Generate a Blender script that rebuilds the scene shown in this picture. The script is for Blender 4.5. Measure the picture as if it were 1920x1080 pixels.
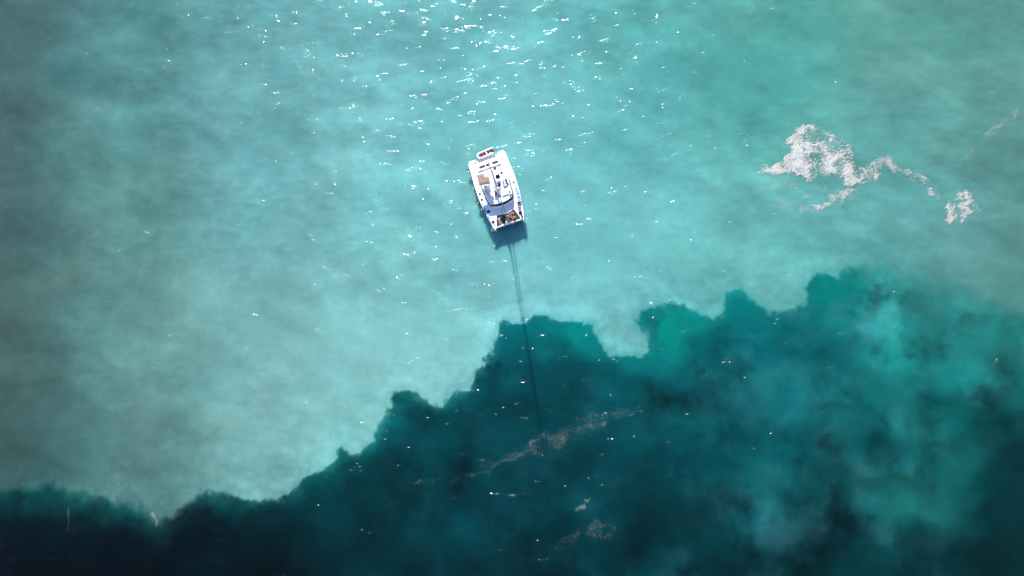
import bpy, bmesh, math, random
import numpy as np
from mathutils import Vector, Matrix, Quaternion

for o in list(bpy.data.objects):
    bpy.data.objects.remove(o)
SC = bpy.context.scene
COL = SC.collection
random.seed(4)

# ------------------------------------------------------------------ camera
FPX, CAM_H = 1280.0, 128.0
NADIR = (1075.0, 780.0)                       # where straight down falls in the 1920x1080 frame
_n = Vector(((NADIR[0] - 960) / FPX, -(NADIR[1] - 540) / FPX, -1)).normalized()
CAM_Q = _n.rotation_difference(Vector((0, 0, -1)))
CAM_R = CAM_Q.to_matrix()
cam_d = bpy.data.cameras.new('camera')
cam_d.sensor_width = 36.0
cam_d.lens = FPX * 36 / 1920
cam_d.clip_start = 1.0
cam_d.clip_end = 20000.0
cam = bpy.data.objects.new('camera', cam_d)
COL.objects.link(cam)
cam.location = (0, 0, CAM_H)
cam.rotation_mode = 'QUATERNION'
cam.rotation_quaternion = CAM_Q
SC.camera = cam

# ------------------------------------------------------------------ sky and sun
SUN_EL = math.radians(27.6)
SH = Vector((7.8, -45.1, 0)).normalized()     # the way shadows fall on the water
SUN_DIR = Vector((-SH.x * math.cos(SUN_EL), -SH.y * math.cos(SUN_EL), math.sin(SUN_EL)))
world = bpy.data.worlds.new('World')
SC.world = world
world.use_nodes = True
wn = world.node_tree
wn.nodes.clear()
w_out = wn.nodes.new('ShaderNodeOutputWorld')
w_bg = wn.nodes.new('ShaderNodeBackground')
w_sky = wn.nodes.new('ShaderNodeTexSky')
w_sky.sky_type = 'NISHITA'
w_sky.sun_disc = False
w_sky.sun_elevation = SUN_EL
w_sky.sun_rotation = math.atan2(SUN_DIR.x, SUN_DIR.y)
w_sky.air_density = 1.0
w_sky.dust_density = 0.6
w_sky.ozone_density = 3.0
w_bg.inputs['Strength'].default_value = 0.092
wn.links.new(w_sky.outputs[0], w_bg.inputs[0])
wn.links.new(w_bg.outputs[0], w_out.inputs[0])
sun_d = bpy.data.lights.new('sun', 'SUN')
sun_d.energy = 4.8
sun_d.angle = math.radians(0.53)
sun_d.color = (1.0, 0.95, 0.88)
sun = bpy.data.objects.new('sun', sun_d)
COL.objects.link(sun)
sun.location = (0, 60, 90)
sun.rotation_euler = SUN_DIR.to_track_quat('Z', 'Y').to_euler()

SC.view_settings.view_transform = 'Standard'
SC.view_settings.look = 'None'
SC.view_settings.exposure = 1.45
SC.view_settings.gamma = 1.0
SC.view_settings.use_curve_mapping = False
SC.cycles.use_denoising = True
SC.cycles.denoiser = 'OPENIMAGEDENOISE'
SC.cycles.denoising_input_passes = 'RGB_ALBEDO'
SC.cycles.max_bounces = 6


# ------------------------------------------------------------------ small helpers
def ground(px, py, z=0.0):
    d = CAM_R @ Vector(((px - 960) / FPX, -(py - 540) / FPX, -1))
    t = (z - CAM_H) / d.z
    return Vector((d.x * t, d.y * t, z))


def to_pixel(x, y, z=0.0):
    """numpy: world -> photo pixel"""
    M = np.array(CAM_R.transposed())
    X, Y, Z = x, y, z - CAM_H
    qx = M[0, 0] * X + M[0, 1] * Y + M[0, 2] * Z
    qy = M[1, 0] * X + M[1, 1] * Y + M[1, 2] * Z
    qz = -(M[2, 0] * X + M[2, 1] * Y + M[2, 2] * Z)
    qz = np.maximum(qz, 1.0)
    return 960 + FPX * qx / qz, 540 - FPX * qy / qz


def tag(o, label=None, cat=None, group=None, kind=None):
    if label: o['label'] = label
    if cat: o['category'] = cat
    if group: o['group'] = group
    if kind: o['kind'] = kind
    return o


def empty(name, loc=(0, 0, 0), rz=0.0):
    o = bpy.data.objects.new(name, None)
    COL.objects.link(o)
    o.location = loc
    o.rotation_euler = (0, 0, rz)
    o.empty_display_size = 0.3
    return o


class MB:
    """collects shapes, then becomes one mesh object"""
    def __init__(self):
        self.v, self.f = [], []

    def add(self, vs, fs):
        b = len(self.v)
        self.v += [tuple(p) for p in vs]
        self.f += [tuple(i + b for i in q) for q in fs]
        return self

    def box(self, c, s, rz=0.0, ry=0.0, taper=1.0):
        M = Matrix.Rotation(rz, 3, 'Z') @ Matrix.Rotation(ry, 3, 'Y')
        vs = []
        for dz in (-1, 1):
            k = taper if dz > 0 else 1.0
            for dx, dy in ((-1, -1), (1, -1), (1, 1), (-1, 1)):
                vs.append(Vector(c) + M @ Vector((dx * s[0] / 2 * k, dy * s[1] / 2 * k, dz * s[2] / 2)))
        return self.add(vs, [(3, 2, 1, 0), (4, 5, 6, 7), (0, 1, 5, 4), (1, 2, 6, 5), (2, 3, 7, 6), (3, 0, 4, 7)])

    def prism(self, poly, z0, z1, inset=0.0):
        """poly counter-clockwise; top ring may be drawn in for a soft edge"""
        n = len(poly)
        cx = sum(p[0] for p in poly) / n
        cy = sum(p[1] for p in poly) / n
        rings = [(0.0, z0)]
        if inset > 0:
            rings += [(0.0, z1 - inset), (inset * 0.35, z1 - inset * 0.3), (inset, z1)]
        else:
            rings += [(0.0, z1)]
        vs = []
        for ins, z in rings:
            for k, p in enumerate(poly):
                if ins:
                    a, b = Vector(poly[k - 1][:2]), Vector(poly[(k + 1) % n][:2])
                    t = (b - a).normalized()
                    nrm = Vector((-t.y, t.x))
                    vs.append((p[0] + nrm.x * ins, p[1] + nrm.y * ins, z))
                else:
                    vs.append((p[0], p[1], z))
        fs = [tuple(range(n - 1, -1, -1))]
        for r in range(len(rings) - 1):
            for k in range(n):
                fs.append((r * n + k, r * n + (k + 1) % n, (r + 1) * n + (k + 1) % n, (r + 1) * n + k))
        fs.append(tuple((len(rings) - 1) * n + k for k in range(n)))
        return self.add(vs, fs)

    def loft(self, rings, cap=True):
        n = len(rings[0])
        vs = [p for r in rings for p in r]
        fs = []
        for r in range(len(rings) - 1):
            for k in range(n):
                fs.append((r * n + k, r * n + (k + 1) % n, (r + 1) * n + (k + 1) % n, (r + 1) * n + k))
        if cap:
            fs.append(tuple(range(n - 1, -1, -1)))
            fs.append(tuple((len(rings) - 1) * n + k for k in range(n)))
        return self.add(vs, fs)

    def tube(self, pts, r, seg=8, closed=False, squash=1.0):
        pts = [Vector(p) for p in pts]
        rr = r if isinstance(r, (list, tuple)) else [r] * len(pts)
        rings = []
        prev = None
        N = len(pts)
        for i, p in enumerate(pts):
            if closed:
                t = pts[(i + 1) % N] - pts[i - 1]
            else:
                t = pts[min(i + 1, N - 1)] - pts[max(i - 1, 0)]
            t.normalize()
            ref = Vector((0, 0, 1)) if abs(t.z) < 0.95 else Vector((1, 0, 0))
            a = t.cross(ref).normalized()
            if prev is not None and a.dot(prev) < 0 and abs(t.z) >= 0.95:
                a = -a
            prev = a
            b = a.cross(t).normalized()
            rings.append([p + a * math.cos(2 * math.pi * k / seg) * rr[i] + b * math.sin(2 * math.pi * k / seg) * rr[i] * squash for k in range(seg)])
        if closed:
            rings.append(rings[0])
        return self.loft(rings, cap=not closed)

    def ball(self, c, r, seg=12, rings=8, sc=(1, 1, 1)):
        rs = []
        for i in range(rings + 1):
            th = math.pi * i / rings
            q = max(math.sin(th), 0.02)
            rs.append([(c[0] + r * sc[0] * q * math.cos(2 * math.pi * k / seg), c[1] + r * sc[1] * q * math.sin(2 * math.pi * k / seg), c[2] - r * sc[2] * math.cos(th)) for k in range(seg)])
        return self.loft(rs)

    def lathe(self, prof, c=(0, 0, 0), seg=16):
        rs = [[(c[0] + r * math.cos(2 * math.pi * k / seg), c[1] + r * math.sin(2 * math.pi * k / seg), c[2] + z) for k in range(seg)] for r, z in prof]
        return self.loft(rs)

    def build(self, name, mat, parent=None, smooth=False, bevel=0.0):
        me = bpy.data.meshes.new(name)
        me.from_pydata(self.v, [], self.f)
        bm = bmesh.new()
        bm.from_mesh(me)
        bmesh.ops.recalc_face_normals(bm, faces=bm.faces)
        if bevel > 0:
            ed = [e for e in bm.edges if len(e.link_faces) == 2 and e.calc_face_angle(0) > 0.6]
            bmesh.ops.bevel(bm, geom=ed, offset=bevel, segments=2, affect='EDGES', profile=0.6, clamp_overlap=True)
        bm.to_mesh(me)
        bm.free()
        if smooth:
            me.polygons.foreach_set('use_smooth', [True] * len(me.polygons))
        me.materials.append(mat)
        o = bpy.data.objects.new(name, me)
        COL.objects.link(o)
        if parent:
            o.parent = parent
        return o


# ------------------------------------------------------------------ materials
def mat(name, col, rough=0.5, var=0.12, scale=4.0, bump=0.0, bscale=40.0, metal=0.0, spec=0.5, coat=0.0):
    m = bpy.data.materials.new(name)
    m.use_nodes = True
    nt = m.node_tree
    b = nt.nodes['Principled BSDF']
    tc = nt.nodes.new('ShaderNodeTexCoord')
    nz = nt.nodes.new('ShaderNodeTexNoise')
    nz.inputs['Scale'].default_value = scale
    nz.inputs['Detail'].default_value = 5
    nt.links.new(tc.outputs['Object'], nz.inputs['Vector'])
    rp = nt.nodes.new('ShaderNodeValToRGB')
    rp.color_ramp.elements[0].position = 0.3
    rp.color_ramp.elements[1].position = 0.7
    rp.color_ramp.elements[0].color = tuple(c * (1 - var) for c in col) + (1,)
    rp.color_ramp.elements[1].color = tuple(min(1, c * (1 + var * 0.5)) for c in col) + (1,)
    nt.links.new(nz.outputs['Fac'], rp.inputs['Fac'])
    nt.links.new(rp.outputs['Color'], b.inputs['Base Color'])
    b.inputs['Roughness'].default_value = rough
    b.inputs['Metallic'].default_value = metal
    b.inputs['Specular IOR Level'].default_value = spec
    b.inputs['Coat Weight'].default_value = coat
    if bump > 0:
        n2 = nt.nodes.new('ShaderNodeTexNoise')
        n2.inputs['Scale'].default_value = bscale
        nt.links.new(tc.outputs['Object'], n2.inputs['Vector'])
        bp = nt.nodes.new('ShaderNodeBump')
        bp.inputs['Strength'].default_value = 0.6
        bp.inputs['Distance'].default_value = bump
        nt.links.new(n2.outputs['Fac'], bp.inputs['Height'])
        nt.links.new(bp.outputs['Normal'], b.inputs['Normal'])
    return m


M = {}
M['gelcoat'] = mat('white_gelcoat', (0.79, 0.77, 0.83), 0.35, 0.06, 0.8)
M['nonslip'] = mat('nonslip_deck', (0.77, 0.75, 0.81), 0.6, 0.07, 1.2, 0.003, 90)
M['hullside'] = mat('hull_gelcoat', (0.76, 0.77, 0.79), 0.25, 0.08, 0.7)
M['glass'] = mat('smoked_glass', (0.008, 0.009, 0.014), 0.08, 0.2, 2.0)
M['hatch'] = mat('smoked_acrylic', (0.010, 0.010, 0.014), 0.12, 0.2, 3.0)
M['solar'] = mat('solar_cell', (0.0200, 0.0168, 0.0280), 0.25, 0.3, 6.0)
M['alu'] = mat('anodised_aluminium', (0.55, 0.53, 0.54), 0.4, 0.1, 3.0, metal=0.6)
M['mast'] = mat('painted_mast', (0.74, 0.65, 0.69), 0.45, 0.1, 1.0)
M['steel'] = mat('stainless_steel', (0.6, 0.6, 0.6), 0.25, 0.1, 3.0, metal=0.9)
M['rope'] = mat('grey_rope', (0.16, 0.16, 0.18), 0.8, 0.3, 20)
M['purplegrey'] = mat('purple_grey', (0.1088, 0.0952, 0.1292), 0.5, 0.2, 4)
M['sailcover'] = mat('sail_cover_cloth', (0.2755, 0.2263, 0.2427), 0.85, 0.2, 3.0, 0.03, 6)
M['tan'] = mat('tan_canvas', (0.2248, 0.1656, 0.1408), 0.9, 0.16, 2.2, 0.02, 5)
M['net'] = mat('trampoline_net', (0.0216, 0.0200, 0.0216), 0.85, 0.3, 12.0, 0.01, 30)
M['blackvinyl'] = mat('black_vinyl', (0.010, 0.009, 0.010), 0.5, 0.3, 5)
M['blackrubber'] = mat('black_rubber', (0.014, 0.013, 0.014), 0.6, 0.3, 5)
M['whitevinyl'] = mat('white_vinyl', (0.74, 0.72, 0.73), 0.55, 0.08, 2.5, 0.01, 8)
M['hypalon'] = mat('white_hypalon', (0.648, 0.612, 0.621), 0.6, 0.08, 2.0)
M['greyfloor'] = mat('grey_dinghy_floor', (0.1878, 0.1590, 0.1666), 0.8, 0.25, 5)
M['red'] = mat('red_plastic', (0.55, 0.012, 0.03), 0.4, 0.15, 5)
M['redcloth'] = mat('faded_red_cloth', (0.3968, 0.1280, 0.1408), 0.9, 0.2, 6)
M['blue'] = mat('blue_board', (0.0136, 0.1088, 0.3400), 0.45, 0.2, 3)
M['lightblue'] = mat('light_blue_board', (0.0816, 0.2856, 0.4488), 0.45, 0.2, 3)
M['white'] = mat('white_print', (0.75, 0.76, 0.78), 0.5, 0.1, 3)
M['pinkpad'] = mat('beige_deck_pad', (0.3200, 0.2304, 0.2432), 0.85, 0.15, 6)
M['bluering'] = mat('blue_ring', (0.0960, 0.2040, 0.3960), 0.5, 0.15, 5)
M['greygrille'] = mat('grey_grille', (0.42, 0.40, 0.40), 0.6, 0.2, 6)
M['towel'] = mat('pale_towel', (0.66, 0.70, 0.64), 0.95, 0.15, 8, 0.01, 20)
M['fender'] = mat('white_fender', (0.66, 0.62, 0.60), 0.5, 0.15, 5)


# ------------------------------------------------------------------ numpy noise
def _hash(ix, iy, seed):
    h = (ix.astype(np.int64) * 374761393 + iy.astype(np.int64) * 668265263 + seed * 974634777) & 0x7fffffff
    h = ((h ^ (h >> 13)) * 1274126177) & 0x7fffffff
    return ((h ^ (h >> 16)) & 0xffff) / 65535.0


def perlin(x, y, seed=0):
    ix, iy = np.floor(x), np.floor(y)
    fx, fy = x - ix, y - iy
    u, v = fx * fx * fx * (fx * (fx * 6 - 15) + 10), fy * fy * fy * (fy * (fy * 6 - 15) + 10)
    out = []
    for dx, dy in ((0, 0), (1, 0), (0, 1), (1, 1)):
        a = _hash(ix + dx, iy + dy, seed) * (2 * math.pi)
        out.append(np.cos(a) * (fx - dx) + np.sin(a) * (fy - dy))
    return ((out[0] * (1 - u) + out[1] * u) * (1 - v) + (out[2] * (1 - u) + out[3] * u) * v) * 1.5


def fbm(x, y, size, octaves=5, seed=0, gain=0.5):
    s, a, t = 0.0, 1.0, 0.0
    for k in range(octaves):
        s = s + a * perlin(x / size + 13.7 * k, y / size - 7.3 * k, seed + k)
        t += a
        a *= gain
        size *= 0.5
    return s / t * 1.6


def billow(x, y, size, octaves=4, seed=0):
    s, a, t = 0.0, 1.0, 0.0
    for k in range(octaves):
        s = s + a * np.abs(perlin(x / size + 5.1 * k, y / size + 9.7 * k, seed + k))
        t += a
        a *= 0.5
        size *= 0.5
    return s / t * 2.2


def ridged(x, y, size, octaves=4, seed=0):
    s, a, t = 0.0, 1.0, 0.0
    for k in range(octaves):
        s = s + a * (1 - np.minimum(1, np.abs(perlin(x / size + 3.1 * k, y / size + 1.7 * k, seed + k)) * 2.2)) ** 2
        t += a
        a *= 0.6
        size *= 0.55
    return s / t


def sstep(a, b, x):
    t = np.clip((x - a) / (b - a), 0, 1)
    return t * t * (3 - 2 * t)


def seg_dist(x, y, poly, closed):
    best = np.full(x.shape, 1e9)
    n = len(poly)
    for k in range(n if closed else n - 1):
        (ax, ay), (bx, by) = poly[k], poly[(k + 1) % n]
        dx, dy = bx - ax, by - ay
        t = np.clip(((x - ax) * dx + (y - ay) * dy) / max(dx * dx + dy * dy, 1e-9), 0, 1)
        best = np.minimum(best, (x - ax - t * dx) ** 2 + (y - ay - t * dy) ** 2)
    return np.sqrt(best)


def poly_sd(x, y, poly):
    """signed distance, positive inside"""
    d = seg_dist(x, y, poly, True)
    ins = np.zeros(x.shape, bool)
    n = len(poly)
    for k in range(n):
        (ax, ay), (bx, by) = poly[k], poly[(k + 1) % n]
        if ay == by: continue
        c = (ay > y) != (by > y)
        ins ^= c & (x < (bx - ax) * (y - ay) / (by - ay) + ax)
    return np.where(ins, d, -d)


def gpoly(pts):
    return [tuple(ground(a, b).xy) for a, b in pts]


# ------------------------------------------------------------------ the sea
# The colour of the water is mostly the silt that hangs in it: a milky plume meeting clear deep water
# along a billowing front.  Colours below are as seen, lens vignette at left painted in, turned into albedo further down.
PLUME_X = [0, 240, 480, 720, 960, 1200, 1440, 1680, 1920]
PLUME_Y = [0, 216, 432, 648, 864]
PLUME = [  # left columns carry lens vignette, painted into the water colour
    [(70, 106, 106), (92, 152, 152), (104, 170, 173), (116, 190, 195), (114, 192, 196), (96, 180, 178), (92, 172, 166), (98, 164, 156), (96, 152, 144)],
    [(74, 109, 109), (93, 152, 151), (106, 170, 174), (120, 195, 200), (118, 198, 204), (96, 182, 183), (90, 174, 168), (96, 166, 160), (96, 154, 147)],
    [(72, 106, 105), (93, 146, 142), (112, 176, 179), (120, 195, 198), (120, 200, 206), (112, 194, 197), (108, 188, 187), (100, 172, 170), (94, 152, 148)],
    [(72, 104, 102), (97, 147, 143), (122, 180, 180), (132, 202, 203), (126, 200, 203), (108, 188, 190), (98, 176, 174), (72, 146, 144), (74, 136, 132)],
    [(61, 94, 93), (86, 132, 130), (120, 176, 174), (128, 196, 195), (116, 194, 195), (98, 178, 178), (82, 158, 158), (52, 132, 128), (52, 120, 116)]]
DEEP_X = [0, 240, 480, 720, 960, 1200, 1440, 1680, 1920]
DEEP_Y = [480, 640, 780, 920, 1080]
DEEP = [
    [(0, 60, 65), (0, 60, 65), (0, 70, 75), (0, 80, 88), (0, 90, 98), (0, 100, 105), (20, 125, 125), (58, 142, 138), (66, 132, 126)],
    [(0, 60, 65), (0, 60, 65), (0, 70, 75), (0, 72, 80), (0, 74, 84), (0, 84, 92), (0, 100, 108), (30, 122, 120), (30, 122, 118)],
    [(0, 50, 55), (0, 50, 55), (0, 60, 65), (0, 64, 70), (0, 64, 72), (0, 74, 82), (8, 90, 98), (18, 104, 106), (8, 92, 92)],
    [(0, 34, 38), (0, 30, 34), (0, 40, 45), (0, 56, 62), (0, 54, 62), (0, 58, 66), (8, 80, 86), (18, 96, 97), (0, 60, 62)],
    [(0, 11, 14), (0, 13, 17), (0, 22, 26), (0, 46, 52), (0, 44, 50), (0, 50, 56), (0, 44, 48), (0, 58, 60), (0, 34, 36)]]
FRONT = [(-900, 1010), (-400, 950), (0, 922), (60, 920), (100, 916), (130, 926), (175, 940), (215, 948), (250, 946), (266, 960), (285, 977), (305, 983), (325, 971), (345, 953), (365, 939), (385, 926), (405, 931), (438, 932), (452, 939), (480, 941), (505, 943), (530, 939), (545, 923), (560, 911), (575, 893), (605, 882), (625, 868), (632, 846), (640, 838), (648, 846), (655, 855), (675, 850), (692, 836), (702, 812), (712, 788), (728, 770), (738, 746), (745, 734), (765, 734), (785, 741), (805, 755), (830, 757), (845, 745), (855, 736), (875, 735), (884, 725), (890, 710), (905, 688), (913, 670), (925, 655), (932, 632), (937, 612), (946, 606), (965, 606), (985, 608), (996, 592), (1030, 598), (1065, 604), (1092, 607), (1112, 622), (1128, 646), (1150, 670), (1190, 672), (1218, 662), (1226, 640), (1215, 618), (1192, 606), (1200, 592), (1232, 578), (1268, 572), (1300, 582), (1335, 597), (1358, 578), (1366, 548), (1390, 540), (1408, 562), (1440, 586), (1480, 586), (1508, 568), (1520, 535), (1535, 516), (1565, 520), (1600, 500), (1660, 505), (1720, 540), (1800, 560), (1880, 590), (1960, 600), (2300, 620), (2900, 560), (2900, -900), (-900, -900)]
# (px, py, rx, ry, colour, strength): wisps and pools within either water
CLOUDS = [
    
    (1390, 580, 46, 40, (0, 128, 128), 1.1), (1560, 550, 66, 40, (0, 130, 126), 1.2), (1600, 525, 40, 28, (0, 130, 126), 1.0), (1440, 610, 90, 24, (0, 112, 116), .9),
    (962, 640, 34, 36, (0, 114, 122), 1.2), (948, 690, 40, 34, (0, 100, 110), 1.0), (1005, 626, 46, 28, (0, 118, 124), 1.0),
    (585, 898, 34, 20, (0, 96, 98), .7), (640, 862, 24, 20, (0, 112, 112), .7), (430, 925, 60, 16, (10, 100, 98), .6),
    (790, 748, 22, 12, (0, 118, 118), .6), (60, 930, 90, 22, (0, 62, 64), .6), (190, 935, 60, 20, (0, 74, 76), .6),
    (1100, 700, 190, 60, (0, 70, 78), .65), (900, 790, 150, 60, (0, 62, 70), .6), (1330, 640, 90, 30, (0, 84, 92), .55),
    (1500, 660, 90, 30, (0, 84, 90), .65), (1560, 690, 60, 30, (0, 88, 92), .5), (1680, 630, 100, 60, (48, 140, 138), .6),
    (1470, 720, 110, 50, (34, 122, 128), .75), (1380, 760, 80, 60, (24, 104, 112), .5), (1560, 800, 110, 50, (16, 100, 104), .45),
    (1700, 760, 120, 60, (20, 116, 114), .45), (1800, 660, 80, 50, (14, 110, 106), .4),
    (1330, 860, 110, 40, (0, 66, 76), .6), (1180, 870, 90, 60, (0, 54, 60), .5), (1640, 840, 40, 30, (0, 62, 68), .75),
    (1460, 890, 90, 44, (22, 100, 104), .55), (1330, 930, 60, 40, (16, 86, 92), .4), (1100, 935, 60, 40, (14, 84, 92), .6),
    (1000, 1010, 60, 40, (8, 70, 78), .5), (1240, 990, 80, 60, (0, 44, 48), .55), (1590, 985, 56, 52, (0, 32, 36), .95),
    (1555, 1040, 40, 40, (0, 32, 36), .7), (1400, 1060, 50, 50, (0, 38, 42), .7), (1690, 915, 70, 18, (22, 70, 70), .6), (1740, 960, 80, 46, (30, 118, 115), .8),
    (1800, 880, 60, 60, (26, 112, 110), .6), (1905, 850, 70, 70, (0, 46, 48), 1.0), (1880, 960, 60, 80, (0, 50, 52), .9),
    (1800, 1040, 90, 44, (0, 40, 42), .9), (1640, 1060, 60, 30, (0, 56, 60), .5), (1900, 1060, 50, 40, (0, 48, 48), .6),
    (640, 960, 130, 50, (6, 66, 74), .45), (560, 1000, 80, 40, (4, 52, 58), .4), (740, 1040, 80, 40, (0, 40, 46), .5), (400, 1000, 200, 60, (0, 18, 22), .5),
    (720, 880, 90, 40, (0, 56, 62), .5), (1200, 790, 120, 30, (10, 84, 92), .4),
    (1590, 60, 260, 70, (82, 162, 150), .5), (1700, 130, 110, 40, (104, 168, 164), .5), (1420, 150, 100, 60, (74, 168, 164), .5),
    (1330, 130, 160, 60, (82, 170, 168), .5), (40, 60, 160, 110, (74, 112, 112), .5), (150, 150, 60, 30, (56, 118, 118), .5), (280, 40, 60, 30, (66, 128, 126), .5),
    (500, 620, 220, 120, (122, 180, 178), .5), (760, 640, 150, 110, (134, 204, 204), .6), (1040, 500, 160, 60, (120, 200, 204), .5),
    (640, 780, 60, 40, (134, 202, 200), .6), (1000, 250, 180, 120, (118, 200, 206), .6), (1130, 400, 160, 60, (116, 198, 204), .5),
    (1250, 470, 200, 50, (112, 196, 192), .6), (1440, 560, 60, 30, (100, 180, 174), .5), (1850, 470, 140, 60, (90, 150, 147), .5), (1900, 540, 90, 40, (86, 142, 132), .5),
    (1060, 616, 60, 24, (0, 112, 118), 1.0), (1110, 630, 66, 40, (4, 136, 134), 1.3), (1150, 662, 60, 26, (0, 124, 126), 1.0), (1240, 668, 56, 22, (0, 120, 122), .9), (1264, 620, 58, 44, (4, 144, 137), 1.4), (1312, 606, 46, 32, (0, 134, 130), 1.1)]


def grid_lookup(px, py, xs, ys, table):
    T = np.array(table, float)
    gx = np.clip(np.interp(px, xs, np.arange(len(xs))), 0, len(xs) - 1.0001)
    gy = np.clip(np.interp(py, ys, np.arange(len(ys))), 0, len(ys) - 1.0001)
    ix, iy = gx.astype(int), gy.astype(int)
    fx, fy = (gx - ix)[..., None], (gy - iy)[..., None]
    fx, fy = fx * fx * (3 - 2 * fx), fy * fy * (3 - 2 * fy)
    return (T[iy, ix] * (1 - fx) + T[iy, ix + 1] * fx) * (1 - fy) + (T[iy + 1, ix] * (1 - fx) + T[iy + 1, ix + 1] * fx) * fy


def srgb_lin(c):
    c = np.clip(c / 255.0, 0, 1)
    return np.where(c <= 0.04045, c / 12.92, ((c + 0.055) / 1.055) ** 2.4)


GAIN = np.array((2.24, 2.38, 2.54))           # sunlit radiance of a surface of albedo 1 at this exposure


def axis(a, b, step, far, n):
    core = np.arange(a, b + step, step)
    ext = step * np.cumsum(1.17 ** np.arange(1, 200))
    ext = ext[ext < far]
    return np.concatenate([a - ext[::-1], core, core[-1] + ext])


def sea_z(X, Y):
    """swell: long low waves, a little chop"""
    def wave(lam, ang, amp, ph, wob):
        a = math.radians(ang)
        s = X * math.cos(a) + Y * math.sin(a) + fbm(X, Y, lam * 3, 2, int(lam * 10)) * wob
        return amp * np.sin(2 * math.pi * s / lam + ph)
    fade = np.exp(-np.maximum(np.hypot(X, Y) - 180, 0) / 120.0)
    return (wave(17, 62, .05, 0.4, 6) + wave(11, 75, .035, 1.4, 5) + wave(6.3, 52, .018, 2.2, 4) + fbm(X, Y, 5, 3, 191) * 0.03) * fade


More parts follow.
